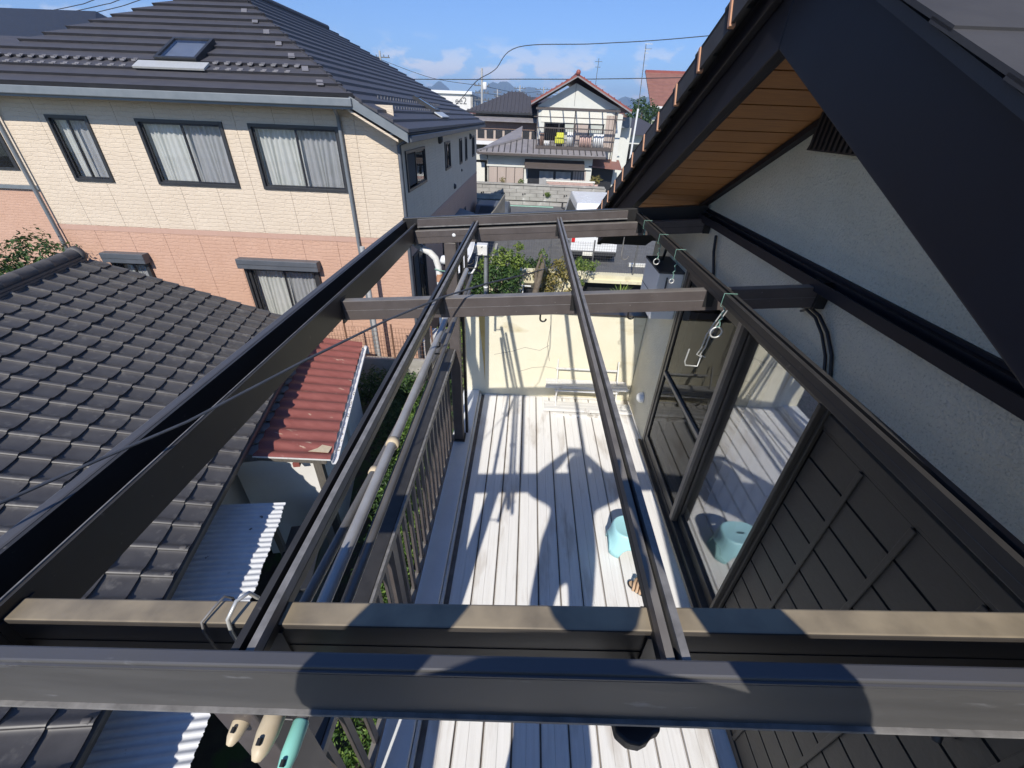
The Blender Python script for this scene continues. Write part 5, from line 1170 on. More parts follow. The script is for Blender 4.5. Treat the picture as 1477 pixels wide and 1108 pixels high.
for k in range(9):
    xx = -5.2 + 1.22 * k
    MB().tube([(xx, 26.46, 1.95), (xx, 26.5, 1.95)], 0.04, 8).tube([(xx + 0.12, 26.46, 1.97), (xx + 0.12, 26.5, 1.97)], 0.035, 8).build('weep_hole', 'black', rwl)
mb = MB(); leaves(mb, (1.12, 26.42, 2.0), (0.22, 0.1, 0.16), 150, 0.05); wd = mb.build('wall_weed', 'leaf_lime'); tag(wd, 'bright green weed growing out of the retaining wall', 'weed')
pn = MB().prism([(-2.0, 17.2, 1.35), (-1.0, 18.6, 1.35), (-1.0, 18.6, 3.05), (-1.35, 18.1, 2.55), (-2.0, 17.2, 1.9)], (0.05, -0.04, 0)).build('screen_wall', 'concrete_dk'); tag(pn, 'dark sloping screen wall standing beside the road', 'wall')
cr_ = thing('parked_car', 'dark blue car roof behind the cream house corner', 'car', (-2.0, 20, 1.35))
MB().prism([(-2.35, 19.2, 1.6), (-2.35, 22.8, 1.6), (-2.35, 22.8, 1.9), (-2.35, 22.0, 1.95), (-2.35, 21.4, 2.35), (-2.35, 19.9, 2.38), (-2.35, 19.3, 2.0)], (1.5, 0, 0)).build('body', 'shutter_box', cr_, bevel=0.08)
MB().prism([(-2.2, 19.31, 2.02), (-1.0, 19.31, 2.02), (-1.1, 19.85, 2.34), (-2.1, 19.85, 2.34)], (0, -0.02, 0.006)).build('rear_window', 'frame_dark', cr_)
for xx, yy in ((-2.35, 19.9), (-1.05, 19.9), (-2.35, 22.0), (-1.05, 22.0)): MB().lathe((xx, yy, 1.65), [(0.0005, 0.2), (0.28, 0.2), (0.3, 0.16), (0.3, 0)], 16, (1, 0, 0)).build('wheel', 'tyre', cr_)

# ================================================================== house with red gable roof across the road
fh = thing('red_roof_house', 'white two storey house with red gable roof and cluttered balcony', 'house', (2.5, 32, 1.9))
FY = 29.6
MB().box(0.35, 5.15, FY, 36.5, 1.9, 6.35).build('wall', 'off_white', fh)
MB().prism([(0.30, FY + 0.002, 6.35), (5.20, FY + 0.002, 6.35), (2.45, FY + 0.002, 7.50)], (0, 6.8, 0)).build('gable', 'off_white', fh)
for xa, za, xb, zb_ in ((-0.10, 6.42, 2.45, 7.78), (5.75, 6.18, 2.45, 7.78)):
    o = MB().prism([(xa, FY - 0.65, za), (xb, FY - 0.65, zb_), (xb, FY - 0.65, zb_ + 0.12), (xa, FY - 0.65, za + 0.12)], (0, 8.2, 0)).build('roof', 'red_tile', fh)
    rv = (Vector((xb, 0, zb_)) - Vector((xa, 0, za)))
    for k in range(9):
        p = Vector((xa, 0, za)) + rv * (k / 9); MB().bar((p.x, FY - 0.66, p.z + 0.13), (p.x, FY + 7.5, p.z + 0.13), 0.05, 0.05).build('roof_rib', 'red_tile', o)
    MB().prism([(xa, FY - 0.67, za - 0.05), (xb, FY - 0.67, zb_ - 0.05), (xb, FY - 0.67, zb_ + 0.02), (xa, FY - 0.67, za + 0.02)], (0, 0.06, 0)).build('barge_board', 'grey_tin', o)
MB().tube([(2.45, FY - 0.72, 7.92), (2.45, FY + 7.6, 7.92)], 0.10, 10).build('ridge_cap', 'red_tile', fh)
MB().lathe((2.45, FY - 0.7, 7.95), [(0.0005, 0.06), (0.10, 0.05), (0.13, 0)], 12, (0, -1, 0)).build('ridge_end_tile', 'red_tile', fh)
MB().box(2.44, 2.46, FY - 0.012, FY, 6.4, 7.5).build('gable_joint', 'fence', fh)
# balcony
MB().box(0.28, 4.75, FY - 1.35, FY, 4.22, 4.36).build('balcony_floor', 'brown_iron', fh)
bc = MB().box(0.28, 4.75, FY - 1.36, FY - 1.31, 5.25, 5.31).box(0.28, 0.33, FY - 1.3, FY, 5.25, 5.31).build('balcony_rail', 'brown_iron', fh)
for k in range(38): MB().box(0.30 + 0.119 * k, 0.318 + 0.119 * k, FY - 1.345, FY - 1.325, 4.36, 5.25).build('balcony_bar', 'brown_iron', bc)
for xx in (0.29, 2.42, 4.70): MB().box(xx, xx + 0.06, FY - 1.37, FY - 1.30, 4.2, 6.22).build('balcony_post', 'brown_iron', fh)
cp = MB().box(0.2, 4.95, FY - 1.5, FY - 1.43, 6.15, 6.25).box(0.2, 4.95, FY - 0.1, FY - 0.05, 6.2, 6.3).build('canopy_frame', 'brown_iron', fh)
for k in range(7): MB().box(0.2 + 0.78 * k, 0.26 + 0.78 * k, FY - 1.43, FY - 0.1, 6.18, 6.24).build('canopy_rafter', 'brown_iron', cp)
MB().box(0.1, 5.3, FY - 1.42, FY - 1.38, 5.78, 5.83).build('cross_rail', 'brown_iron', fh)
MB().box(0.55, 4.4, FY - 0.03, FY - 0.001, 5.55, 6.15).build('reed_blind', 'plate', fh)
w2 = MB().box(0.75, 4.35, FY - 0.06, FY - 0.001, 4.36, 5.55).build('window', 'frame_dark', fh)
for x0, x1, m in ((0.82, 1.6, 'pane_dark'), (1.7, 2.5, 'pane_dark'), (2.0, 2.55, 'curtain'), (2.65, 3.4, 'taupe'), (3.5, 4.25, 'curtain')):
    MB().box(x0, x1, FY - 0.075 - 0.004 * (m != 'pane_dark'), FY - 0.061, 4.4, 5.48).build('pane', m, w2)
MB().box(4.45, 5.12, FY - 0.05, FY - 0.001, 4.15, 6.0).build('shutter_panel', 'taupe', fh)
for k in range(3): MB().box(4.62 + 0.2 * k, 4.635 + 0.2 * k, FY - 0.06, FY - 0.05, 4.15, 6.0).build('panel_seam', 'brown_iron', fh)
# balcony clutter
for x0, x1, z1, m, lab in ((1.42, 1.95, 5.05, 'yellow', 'yellow cloth covered chair'), (0.55, 0.75, 5.0, 'brown_cloth', 'rust brown crate'), (0.8, 1.1, 4.62, 'white_pl', 'white tub'), (2.9, 3.6, 4.95, 'brick_pk', 'pink quilt'), (2.15, 2.55, 5.1, 'white_pl', 'white towel'), (3.7, 4.3, 5.05, 'white_pl', 'white sheet')):
    o = thing('balcony_item', lab + ' on the balcony of the red roofed house', lab.split()[-1], (x0, FY - 1.0, 4.36), group='things on the far balcony')
    if m == 'yellow':
        MB().box(x0, x1, FY - 1.1, FY - 0.6, 4.5, 4.72).box(x0 + 0.08, x1, FY - 0.72, FY - 0.6, 4.72, z1).box(x0, x0 + 0.08, FY - 1.1, FY - 0.6, 4.72, 4.85).build('cover', m, o, bevel=0.04)
        for xx in (x0 + 0.03, x1 - 0.06): MB().box(xx, xx + 0.03, FY - 1.05, FY - 1.02, 4.36, 4.5).build('leg', 'wire', o)
    else:
        b = MB(); n = 14
        pts = [(x0 + (x1 - x0) * i / n, FY - 0.9 + 0.03 * math.sin(i * 1.3), z) for z in (4.37, z1) for i in range(n + 1)]
        b.add(pts, [(i, i + 1, n + 2 + i, n + 1 + i) for i in range(n)], True); q = b.build('cloth', m, o); sdm = q.modifiers.new('thick', 'SOLIDIFY'); sdm.thickness = 0.05
# ground floor extension with grey tin roof
MB().box(-2.55, 3.75, FY - 1.4, FY, 1.9, 3.95).build('extension_wall', 'off_white', fh)
er_ = MB().prism([(-3.1, FY - 2.0, 3.92), (4.4, FY - 2.0, 3.92), (4.4, FY - 0.01, 4.55), (-0.6, FY - 0.01, 4.55)], (0, 0, 0.07)).prism([(-3.1, FY - 2.0, 3.92), (-0.6, FY, 4.6), (-0.6, FY + 2.5, 5.2), (-3.1, FY + 4, 3.92)], (0, 0, 0.07)).build('extension_roof', 'grey_tin', fh)
for k in range(22):
    xx = -2.9 + 0.34 * k; y1_ = FY - 0.02 if xx > -0.6 else FY - 2.0 + 1.95 * (xx + 3.1) / 2.5
    MB().bar((xx, FY - 2.0, 4.01), (xx, y1_, 4.01 + 0.316 * (y1_ - FY + 2.0)), 0.05, 0.05).build('roof_batten', 'roof_slate', er_)
MB().bar((-3.1, FY - 2.0, 4.02), (-0.6, FY - 0.02, 4.68), 0.14, 0.1).build('hip_batten', 'grey_tin', er_)
MB().box(-3.1, 4.4, FY - 2.08, FY - 2.0, 3.84, 3.95).build('eave_gutter', 'brown_iron', fh)
MB().box(-2.5, -0.35, FY - 1.46, FY - 1.401, 2.0, 3.2).build('storm_shutter', 'taupe', fh)
for k in range(5): MB().box(-2.5 + 0.53 * k, -2.46 + 0.53 * k, FY - 1.475, FY - 1.46, 2.0, 3.2).build('shutter_stile', 'brown_iron', fh)
MB().box(-2.6, 3.7, FY - 1.5, FY - 1.401, 3.2, 3.3).build('lintel', 'off_white', fh)
MB().prism([(-0.3, FY - 2.15, 3.22), (3.25, FY - 2.15, 3.22), (3.25, FY - 1.41, 3.62), (-0.3, FY - 1.41, 3.62)], (0, 0, 0.04)).build('awning', 'brown_iron', fh)
w3 = MB().box(-0.1, 3.4, FY - 1.46, FY - 1.401, 1.95, 3.2).build('window', 'frame_dark', fh)
for x0, x1 in ((0.6, 1.45), (1.6, 2.5)):
    n = 12; b = MB(); pts = [(x0 + (x1 - x0) * i / n + (0.1 * (1 - z / 3.1)), FY - 1.52 + 0.03 * math.sin(i), z) for z in (1.95, 3.05) for i in range(n + 1)]
    b.add(pts, [(i, i + 1, n + 2 + i, n + 1 + i) for i in range(n)], True); b.build('hung_sheet', 'tarp', w3)
for k in range(5): MB().box(2.65 + 0.16 * k, 2.78 + 0.16 * k, FY - 1.48, FY - 1.461, 1.98, 3.1).build('louvre_panel', 'taupe', w3)
MB().box(3.75, 5.2, FY - 0.5, FY - 0.001, 1.9, 3.3).build('porch', 'black', fh)
MB().prism([(3.55, FY - 1.4, 3.35), (5.55, FY - 1.4, 3.25), (5.55, FY, 3.62), (3.55, FY, 3.72)], (0, 0, 0.07)).build('porch_roof', 'brown_tile', fh)
MB().box(5.05, 5.35, FY - 0.3, FY + 0.02, 1.9, 6.1).build('corner_pier', 'off_white', fh)
ds = MB().box(4.9, 6.0, FY + 0.3, FY + 0.9, 5.4, 5.95).build('bay_box', 'gutter_grey', fh)
MB().box(5.5, 6.2, FY + 0.9, FY + 4, 1.9, 5.4).build('side_wing', 'off_white', fh)
# low pink brick wall before the house
bwk = thing('brick_planter', 'low pink brick planter wall above the retaining wall', 'wall', (2.4, 27.2, 1.9))
MB().box(1.02, 3.85, 27.02, 27.2, 2.1, 2.60).build('core', 'concrete', bwk)
bkm = raw_mesh('brick', MB().box(0, 0.235, 0, 0.03, 0, 0.075), 'brick_pk')
for r in range(5):
    for k in range(11): inst('brick', bkm, bwk, (1.05 + 0.25 * k + 0.12 * (r % 2) * (k < 10), 26.99, 2.19 + 0.087 * r))
MB().box(1.0, 3.87, 26.97, 27.22, 2.63, 2.70).build('coping', 'plate', bwk)
pt = thing('potted_plant', 'yellow flowering plant by the dark porch across the road', 'plant', (3.95, 27.6, 2.0))
mb = MB(); leaves(mb, (3.95, 27.6, 2.75), (0.42, 0.3, 0.28), 320, 0.06); mb.build('foliage', 'leaf_olive', pt)
MB().lathe((3.95, 27.6, 2.0), [(0.16, 0), (0.22, 0.5), (0.2, 0.5), (0.001, 0.45)], 14).build('pot', 'brick_pk', pt)
for x0, lab in ((-1.55, 'small yellow green tuft left on the retaining wall'), (-0.45, 'small green tuft in the middle of the retaining wall')):
    mb = MB(); leaves(mb, (x0, 26.75, 2.6), (0.22, 0.12, 0.2), 120, 0.05); o = mb.build('grass_tuft', 'leaf_lime' if x0 > -1 else 'leaf_olive'); tag(o, lab, 'plant', 'tufts on the retaining wall')
cl = thing('cream_lean_to', 'yellowed translucent panel shed left of the storm shutters', 'shed', (-3.2, 28.6, 1.9))
MB().box(-3.75, -2.75, 28.4, 28.48, 2.3, 3.35).build('panel', 'plate', cl); MB().box(-4.3, -2.6, 28.3, 29.5, 3.5, 3.75).build('roof_edge', 'off_white', cl); MB().box(-4.3, -2.7, 28.9, 29.4, 1.9, 3.4).build('wall', 'concrete_dk', cl)

# ================================================================== house with black hip roof behind
bh = thing('black_roof_house', 'brown house with black tiled hip roof behind the grey tin roof', 'house', (-1.5, 39, 1.5))
MB().box(-4.2, 1.4, 36.6, 43, 1.5, 5.9).build('wall', 'taupe', bh)
hp = MB().add([(-4.9, 35.9, 6.0), (1.9, 35.9, 6.0), (1.9, 43.6, 6.0), (-4.9, 43.6, 6.0), (-1.75, 38.6, 7.35), (-0.9, 38.6, 7.35)], [(0, 1, 5, 4), (1, 2, 5), (2, 3, 4, 5), (3, 0, 4)]).build('roof', 'slate', bh)
for k in range(24):
    t = k / 23; xb = -4.7 + 6.4 * t; top = min(1, 1 - abs((xb + 1.5) / 3.3) * 0.75)
    xt = xb + (-1.35 - xb) * max(0, top) * 0.0
    h_ = max(0.05, 1 - max(0, (abs(xb + 1.32) - 0.45)) / 3.0)
    MB().bar((xb, 35.95, 6.04), (xb, 35.95 + 2.65 * h_, 6.04 + 1.35 * h_), 0.09, 0.06).build('tile_roll', 'slate', hp)
MB().box(-4.9, 1.9, 35.8, 35.95, 5.88, 6.0).build('eave_gutter', 'frame_dark', bh)
MB().prism([(-4.4, 34.9, 5.42), (1.5, 34.9, 5.42), (1.5, 36.4, 5.72), (-4.4, 36.4, 5.72)], (0, 0, 0.06)).build('porch_roof', 'grey_tin', bh)
MB().box(-4.1, 1.3, 35.4, 35.5, 4.95, 5.45).build('cloth_blind', 'brown_cloth', bh)
wb = MB().box(-4.1, 1.3, 35.5, 36.6, 4.2, 4.94).build('sunroom', 'taupe', bh)
for k in range(8): MB().box(-3.95 + 0.66 * k, -3.45 + 0.66 * k, 35.47, 35.499, 4.35, 4.88).build('pane', 'frame_dark', wb)
MB().box(-4.3, 1.5, 35.3, 36.6, 3.95, 4.19).build('floor_edge', 'grey_box', bh)
MB().box(-4.1, 1.3, 36.2, 36.6, 1.5, 3.94).build('ground_floor', 'concrete_dk', bh)

# white flat-roofed block, small red roof, brown roof house on the right
wbk = thing('white_block', 'white flat roofed apartment block below the mountains', 'building', (-11, 73, 1.3))
MB().box(-15.5, -8.75, 70, 82, 1.3, 8.15).build('wall', 'whitewall', wbk)
MB().box(-15.8, -8.5, 69.7, 82.3, 8.15, 8.5).build('roof_edge', 'white_pl', wbk)
MB().box(-8.75, -8.45, 70.0, 82, 1.3, 8.1).build('side_wall', 'concrete', wbk)
for k in range(3):
    for zz in (5.6, 2.9):
        q = MB().box(-8.46, -8.42, 70.6 + 3.6 * k, 73.2 + 3.6 * k, zz, zz + 1.9).build('window', 'gutter_grey', wbk); MB().box(-8.425, -8.40, 70.7 + 3.6 * k, 73.1 + 3.6 * k, zz + 0.1, zz + 1.8).build('pane', 'pane_dark', q)
text_mesh('wall_lettering', 'ee2', 1.15, 'fence', wbk, (-10.1, 69.97, 7.0))
def simple_house(name, label, x0, x1, y0, y1, zg, ze, zr_, wm, rm, ridge='x'):
    t = thing(name, label, 'house', ((x0 + x1) / 2, (y0 + y1) / 2, zg), group='houses of the town behind')
    MB().box(x0, x1, y0, y1, zg, ze).build('wall', wm, t)
    cx, cy = (x0 + x1) / 2, (y0 + y1) / 2; e = 0.6
    if ridge == 'x': pts = [(x0 - e, y0 - e, ze), (x1 + e, y0 - e, ze), (x1 + e, y1 + e, ze), (x0 - e, y1 + e, ze), (x0 + 1.6, cy, zr_), (x1 - 1.6, cy, zr_)]; fs = [(0, 1, 5, 4), (1, 2, 5), (2, 3, 4, 5), (3, 0, 4), (0, 3, 2, 1)]
    else: pts = [(x0 - e, y0 - e, ze), (x1 + e, y0 - e, ze), (x1 + e, y1 + e, ze), (x0 - e, y1 + e, ze), (cx, y0 + 1.6, zr_), (cx, y1 - 1.6, zr_)]; fs = [(0, 1, 4), (1, 2, 5, 4), (2, 3, 5), (3, 0, 4, 5), (0, 3, 2, 1)]
    MB().add(pts, fs).build('roof', rm, t)
    n = max(1, int((x1 - x0) / 2.6))
    for k in range(n):
        for zz in (zg + 0.9, ze - 1.7):
            if zz + 1.2 < ze:
                q = MB().box(x0 + 0.6 + 2.5 * k, x0 + 2.0 + 2.5 * k, y0 - 0.03, y0, zz, zz + 1.1).build('window', 'frame_dark', t); MB().box(x0 + 0.68 + 2.5 * k, x0 + 1.92 + 2.5 * k, y0 - 0.045, y0 - 0.031, zz + 0.08, zz + 1.02).build('pane', 'pane_dark', q)
    return t
simple_house('town_house', 'small house with weathered red roof left of the black hip roof', -6.3, -3.9, 52, 55, 1.3, 5.9, 6.7, 'off_white', 'red_tile')
rh = thing('brown_roof_house', 'house with brown tiled gable roof at the right before the eaves', 'house', (13, 48, 1.3))
MB().box(10.9, 22, 45.5, 53, 1.3, 7.0).build('wall', 'off_white', rh)
rq = MB().prism([(10.4, 44.6, 6.95), (22, 44.6, 6.95), (22, 49, 9.6), (10.4, 49, 9.6)], (0, 0, 0.12)).build('roof', 'brown_tile', rh)
for k in range(9): MB().box(10.38, 22, 44.6 + 0.49 * k, 44.66 + 0.49 * k, 7.06 + 0.295 * k, 7.16 + 0.295 * k).build('tile_course', 'brown_tile', rq)
MB().box(10.4, 22, 48.9, 49.2, 9.65, 9.85).build('ridge_cap', 'red_tile', rh)
MB().box(10.35, 22, 44.5, 44.62, 6.8, 6.96).build('eave_gutter', 'white_pl', rh)
for k in range(4):
    q = MB().box(11.6 + 2.4 * k, 13.0 + 2.4 * k, 45.46, 45.5, 4.6, 6.0).build('window', 'frame_dark', rh); MB().box(11.7 + 2.4 * k, 12.9 + 2.4 * k, 45.44, 45.459, 4.7, 5.9).build('pane', 'pane_dark', q)
simple_house('town_house', 'pale house with dark roof right of the red gable house', 6.6, 10.2, 37, 43, 1.3, 4.9, 6.0, 'off_white', 'slate')
simple_house('town_house', 'white house with grey roof beyond the brown roofed house', 24, 33, 60, 68, 1.3, 7.0, 9.0, 'whitewall', 'slate')
simple_house('town_house', 'grey roofed house beyond the black hip roof', -3.0, 5.0, 62, 70, 1.3, 6.3, 8.0, 'off_white', 'slate')
simple_house('town_house', 'low house with brown roof far behind the red gable', 6.5, 14.5, 75, 82, 1.3, 6.0, 7.6, 'off_white', 'brown_tile')
simple_house('town_house', 'long cream house far behind the slate hip roof', -30, -19, 84, 92, 1.3, 6.5, 8.6, 'plate', 'slate')
simple_house('town_house', 'distant house with dark roof left of the white block', -24, -16, 110, 118, 1.3, 6.5, 9.2, 'off_white', 'frame_dark')
def tree(label, c, h, r, n, sz, m='leaf_dark'):
    t = thing('garden_tree', label, 'tree', c, group='trees of the town behind')
    MB().tube([c, (c[0] + 0.1, c[1], c[2] + h * 0.5), (c[0], c[1] + 0.1, c[2] + h * 0.85)], [r * 0.12, r * 0.08, r * 0.03], 8).build('trunk', 'bark', t)
    mb = MB()
    for k in range(7):
        a = k * 2.4; leaves(mb, (c[0] + r * 0.5 * math.cos(a), c[1] + r * 0.5 * math.sin(a), c[2] + h * (0.55 + 0.06 * k)), (r * 0.55, r * 0.55, r * 0.5), n, sz)
    mb.build('crown', m, t)
tree('round green tree between the red gable house and the brown roof', (9.6, 43.8, 1.3), 6.2, 1.6, 420, 0.12)
tree('dark garden tree at the far right behind the houses', (20, 74, 1.3), 8.0, 2.4, 320, 0.2)
tree('green tree far behind the black hip roof', (-1.2, 90, 1.3), 7.5, 2.2, 320, 0.2)

# ================================================================== poles and wires
def upole(label, x, y, h, arms, r=0.16):
    t = thing('utility_pole', label, 'utility pole', (x, y, 1.3), group='utility poles of the town')
    MB().tube([(x, y, 1.3), (x, y, h)], [r, r * 0.7], 10).build('shaft', 'pole_conc', t)
    for z, L in arms:
        MB().box(x - L, x + L, y - 0.06, y + 0.06, z - 0.05, z + 0.05).build('cross_arm', 'fence', t)
        for k in (-0.9, -0.4, 0.4, 0.9): MB().lathe((x + L * k, y, z + 0.05), [(0.04, 0), (0.06, 0.08), (0.03, 0.2), (0.0005, 0.22)], 8).build('insulator', 'fence', t)
    MB().lathe((x + 0.35, y, h - 2.0), [(0.22, 0), (0.24, 0.05), (0.24, 0.65), (0.2, 0.7), (0.0005, 0.72)], 12).build('transformer', 'grey_box', t)
upole('tall utility pole with cross arms right of the white block', -6.12, 60, 10.35, ((8.7, 0.9), (8.0, 0.8), (7.3, 0.9)), 0.17)
upole('utility pole with long cross arm above the slate roof', -17.9, 60, 11.6, ((11.0, 1.1), (10.1, 0.9)))
upole('distant utility pole left of the red gable', 1.9, 95, 10.6, ((10.2, 1.6), (9.4, 1.3), (8.6, 1.0)))
upole('slim distant utility pole above the black hip roof', -6.4, 90, 9.8, ((9.3, 0.7), (8.7, 0.6)))
upole('distant utility pole beside the roof peak of the black house', -2.2, 82, 10.0, ((9.6, 0.9), (9.0, 0.8)))
upole('distant utility pole near the red gable eave', 5.0, 100, 10.3, ((9.9, 2.2), (9.2, 1.2)))
an = thing('antenna_mast', 'thin television antenna mast above the pale house', 'antenna', (6.3, 30, 2.0))
MB().tube([(6.32, 30, 2.0), (6.30, 30, 6.4)], 0.06, 8).build('base_pole', 'white_pl', an)
MB().tube([(6.30, 30, 6.4), (6.15, 30, 9.4)], 0.022, 6).build('mast', 'fence', an)
for z, L in ((9.15, 0.28), (9.4, 0.35), (9.0, 0.2)): MB().box(6.16 - L * 0.2, 6.16 + L, 29.98, 30.0, z, z + 0.03).build('antenna_element', 'wire', an)
for k in range(5): MB().box(6.2 + 0.07 * k, 6.21 + 0.07 * k, 29.85, 30.12, 9.2, 9.22).build('antenna_rod', 'wire', an)
am = thing('antenna_mast', 'faint roof antenna on the red gable house', 'antenna', (4.3, 36, 7.0))
MB().tube([(4.3, 36, 6.8), (4.35, 36, 9.3)], 0.02, 6).build('mast', 'fence', am)
for z, L in ((9.1, 0.5), (8.8, 0.35)): MB().box(4.35 - L * 0.5, 4.35 + L * 0.5, 35.98, 36.0, z, z + 0.025).build('antenna_element', 'fence', am)
def wirecurve(label, pts, r, m='lineblack'):
    P_ = [Vector(p) for p in pts]; out = []
    for i in range(len(P_) - 1):
        a, b = P_[max(i - 1, 0)], P_[i]; c, d = P_[i + 1], P_[min(i + 2, len(P_) - 1)]
        for k in range(8):
            t = k / 8; out.append(0.5 * ((2 * b) + (c - a) * t + (2 * a - 5 * b + 4 * c - d) * t * t + (-a + 3 * b - 3 * c + d) * t ** 3))
    out.append(P_[-1]); o = MB().tube(out, r, 5).build('overhead_wire', m); tag(o, label, 'wire', 'overhead wires')
wirecurve('straight wire crossing the sky in front of the mountains', [(-40, 30.5, 6.6), (-8.6, 30.2, 7.38), (-1, 30, 7.60), (6.6, 30, 7.88), (30, 30, 9.0)], 0.022)
wirecurve('wire descending in a bend over the slate roof edge to the right roof', [(-5.2, 30, 5.75), (-4.3, 30, 6.55), (-3.35, 30, 7.45), (-2.3, 30, 8.0), (-0.97, 30, 9.07), (3.5, 30, 9.35), (9.4, 30, 9.85), (25, 30, 11.6)], 0.022)
W0 = [(-58, 45, 11.3), (-45.9, 45, 11.6), (-42.06, 45, 11.88), (-38.8, 45, 12.37), (-37.1, 45, 12.76), (-30, 45, 14.8)]
W1 = [(-58, 45, 11.1), (-46.0, 45, 11.33), (-40.9, 45, 11.74), (-36.4, 45, 12.48), (-34.9, 45, 12.82), (-28, 45, 14.8)]
W2 = [(-58, 45, 10.95), (-46.2, 45, 11.1), (-40.5, 45, 11.48), (-35.9, 45, 12.23), (-33.1, 45, 12.87), (-26, 45, 14.8)]
W3 = [(-58, 45, 12.6), (-46.4, 45, 10.82), (-43.6, 45, 10.34), (-41.5, 45, 9.89), (-34, 45, 8.2)]
for lab, pts in (('highest', W0), ('middle', W1), ('lowest', W2)):
    wirecurve(lab + ' of three parallel wires crossing the upper left sky', pts, 0.03)
wirecurve('single wire slanting above the left roof', W3, 0.03)
for k, (a, b) in enumerate((((-6.12, 60, 8.7), (1.9, 95, 10.0)), ((-6.12, 60, 8.0), (5.0, 100, 9.6)), ((-6.12, 60, 8.7), (-17.9, 60, 10.8)))):
    A, B = Vector(a), Vector(b); mid = (A + B) / 2 - Vector((0, 0, 0.5))
    wirecurve(('wire from the tall pole to the distant pole left of the red gable', 'wire from the tall pole towards the red gable eave', 'wire from the tall pole to the pole above the slate roof')[k], [A, mid, B], 0.025)

# ================================================================== photographer and stepladder (behind the lens; their shadow falls on the deck)
lad = thing('stepladder', 'aluminium stepladder standing on the deck behind the camera', 'stepladder', (0.05, -0.45, D))
for s in (-1, 1):
    MB().bar((0.05 + s * 0.26, -0.02 - 0.30, D), (0.05 + s * 0.19, -0.40, D + 1.10), 0.03, 0.06, (0, 1, 0)).build('rail', 'ladder', lad)
    MB().bar((0.05 + s * 0.26, -0.95, D), (0.05 + s * 0.19, -0.46, D + 1.10), 0.03, 0.05, (0, 1, 0)).build('rear_leg', 'ladder', lad)
for k in range(1, 5): MB().box(0.05 - 0.25 + 0.015 * k, 0.05 + 0.25 - 0.015 * k, -0.40 - 0.018 * k, -0.30 - 0.018 * k, D + 0.255 * k - 0.03, D + 0.255 * k).build('tread', 'ladder', lad)
MB().box(-0.16, 0.26, -0.50, -0.25, D + 1.08, D + 1.11).build('platform', 'ladder', lad)

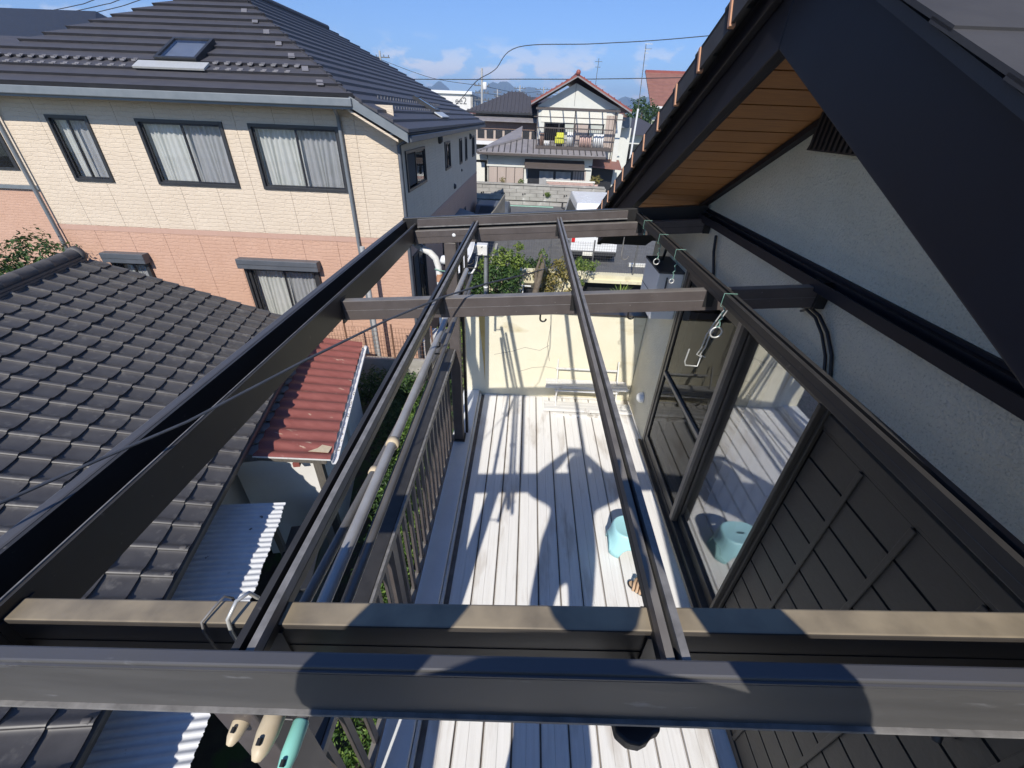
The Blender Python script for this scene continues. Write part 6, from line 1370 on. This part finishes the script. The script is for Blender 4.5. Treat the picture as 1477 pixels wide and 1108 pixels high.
def person():
    z0 = D + 1.115
    H = 0.07
    J = {}; edges = []; order = []
    def add(n, p, r, parent=None):
        J[n] = (Vector(p), r); order.append(n)
        if parent: edges.append((parent, n))
    cx, cy = 0.03, -0.30
    add('pelvis', (cx, cy, z0 + 0.90), (0.235, 0.15))
    add('waist', (cx, cy, z0 + 1.05), (0.225, 0.14), 'pelvis')
    add('chest', (cx, cy + 0.01, z0 + 1.27), (0.205, 0.14), 'waist')
    add('neckb', (cx, cy + 0.02, z0 + 1.455), (0.14, 0.10), 'chest')
    add('neck', (cx, cy + 0.07, z0 + 1.53), (0.058, 0.058), 'neckb')
    for s, n in ((-1, 'l'), (1, 'r')):
        add(n + 'sh', (cx + s * 0.19, cy + 0.01, z0 + 1.43), (0.105, 0.10), 'neckb')
        add(n + 'el', (cx + s * 0.40, cy + 0.09, z0 + 1.37), (0.085, 0.085), n + 'sh')
        add(n + 'wr', (cx + s * 0.125, cy + 0.225, z0 + 1.63), (0.042, 0.045), n + 'el')
        add(n + 'pl', (cx + s * 0.10, cy + 0.245, z0 + 1.69), (0.030, 0.040), n + 'wr')
        for k in range(4):
            f0 = (cx + s * (0.085 - 0.004 * k), cy + 0.215 + 0.012 * k, z0 + 1.705 + 0.012 - 0.018 * k)
            f1 = (cx + s * (0.055 - 0.003 * k), cy + 0.212 + 0.010 * k, z0 + 1.715 - 0.016 * k)
            f2 = (cx + s * (0.030 + 0.004 * k), cy + 0.222 + 0.008 * k, z0 + 1.712 - 0.016 * k)
            add(f'{n}f{k}a', f0, (0.0095, 0.0095), n + 'pl'); add(f'{n}f{k}b', f1, (0.0088, 0.0088), f'{n}f{k}a'); add(f'{n}f{k}c', f2, (0.0075, 0.0075), f'{n}f{k}b')
        add(n + 'th1', (cx + s * 0.085, cy + 0.235, z0 + 1.66), (0.0115, 0.0115), n + 'pl'); add(n + 'th2', (cx + s * 0.055, cy + 0.23, z0 + 1.655), (0.0095, 0.0095), n + 'th1')
        add(n + 'hip', (cx + s * 0.125, cy, z0 + 0.80), (0.125, 0.12), 'pelvis')
        add(n + 'kn', (cx + s * 0.14, cy + 0.015, z0 + 0.46), (0.085, 0.085), n + 'hip')
        add(n + 'an', (cx + s * 0.115, cy - 0.02, z0 + 0.09), (0.042, 0.045), n + 'kn')
        add(n + 'toe', (cx + s * 0.125, cy + 0.10, z0 + 0.042), (0.040, 0.032), n + 'an')
    me = bpy.data.meshes.new('person'); idx = {n: i for i, n in enumerate(order)}
    me.from_pydata([J[n][0] for n in order], [(idx[a], idx[b]) for a, b in edges], []); me.update()
    o = bpy.data.objects.new('person', me); col.objects.link(o)
    sm = o.modifiers.new('skin', 'SKIN'); sm.use_smooth_shade = True
    for i, n in enumerate(order): me.skin_vertices[0].data[i].radius = J[n][1]
    me.skin_vertices[0].data[0].use_root = True
    ss = o.modifiers.new('sub', 'SUBSURF'); ss.levels = 1; ss.render_levels = 2
    me.materials.append(M['cloth'])
    tag(o, 'person in dark work clothes holding a phone in front of the face', 'person')
    # head with face and hair as children
    hc = Vector((cx, cy + 0.12, z0 + 1.64)); hd_ = MB(); n = 20
    rows_ = []
    for i in range(15):
        ph = math.pi * i / 14; ring = []
        for k in range(n):
            th = 2 * math.pi * k / n; x = 0.076 * math.sin(ph) * math.cos(th); y = 0.095 * math.sin(ph) * math.sin(th); z = 0.118 * math.cos(ph)
            if z < -0.03: x *= 1 + (z + 0.03) * 2.6; y = y * (1 + (z + 0.03) * 1.5) + 0.01
            if y > 0.05 and abs(x) < 0.018 and -0.045 < z < 0.012: y += 0.02 * (1 - abs(x) / 0.018)
            ring.append(hc + Vector((x, y, z)))
        rows_ += ring
    hd_.add(rows_, [(i * n + k, (i + 1) * n + k, (i + 1) * n + (k + 1) % n, i * n + (k + 1) % n) for i in range(14) for k in range(n)], True)
    hd_.lathe(hc + Vector((0.078, -0.005, -0.005)), [(0.0005, 0.012), (0.02, 0.012), (0.03, 0.0)], 10, (1, 0, 0)).lathe(hc + Vector((-0.078, -0.005, -0.005)), [(0.0005, 0.012), (0.02, 0.012), (0.03, 0.0)], 10, (-1, 0, 0))
    h_ = hd_.build('head', 'skin'); h_.parent = o
    ha = MB(); rows_ = []
    for i in range(9):
        ph = math.pi * 0.62 * i / 8
        for k in range(n):
            th = 2 * math.pi * k / n; rows_.append(hc + Vector((0.086 * math.sin(ph) * math.cos(th), 0.100 * math.sin(ph) * math.sin(th) - 0.014, 0.128 * math.cos(ph) + (0.03 if math.sin(th) > 0.3 and i > 5 else 0))))
    ha.add(rows_, [(i * n + k, (i + 1) * n + k, (i + 1) * n + (k + 1) % n, i * n + (k + 1) % n) for i in range(8) for k in range(n)], True)
    q = ha.build('hair', 'black'); q.parent = o
    fc = MB()
    for s in (-1, 1): fc.lathe(hc + Vector((s * 0.031, 0.082, 0.004)), [(0.0005, 0.010), (0.008, 0.007), (0.011, 0)], 10, (0, 1, 0))
    fc.box(hc.x - 0.024, hc.x + 0.024, hc.y + 0.078, hc.y + 0.09, hc.z - 0.064, hc.z - 0.056)
    q = fc.build('eyes_and_mouth', 'black'); q.parent = o
person()
ph = thing('phone', 'dark smartphone held sideways behind the lens', 'phone', (0.0, -0.05, D + 2.82))
MB().box(-0.06, 0.10, -0.052, -0.044, D + 2.785, D + 2.86).build('case', 'black', ph, bevel=0.006)
MB().box(-0.055, 0.095, -0.0535, -0.0522, D + 2.79, D + 2.855).build('screen', 'frame_dark', ph)

# ================================================================== air
hz = MB().box(-4200, 4200, -60, 4200, -1.0, 215).build('haze', 'black')
hz.data.materials.clear()
hm_ = bpy.data.materials.new('haze'); hm_.use_nodes = True
hn, hl = hm_.node_tree.nodes, hm_.node_tree.links
hn.remove(hn['Principled BSDF'])
pv_ = hn.new('ShaderNodeVolumePrincipled')
pv_.inputs['Color'].default_value = (0.50, 0.68, 1.0, 1)
pv_.inputs['Density'].default_value = 0.00040
pv_.inputs['Anisotropy'].default_value = 0.0
hl.new(pv_.outputs['Volume'], hn['Material Output'].inputs['Volume'])
hz.data.materials.append(hm_)
tag(hz, 'pale blue air between the houses and the mountains', 'haze', kind='stuff')
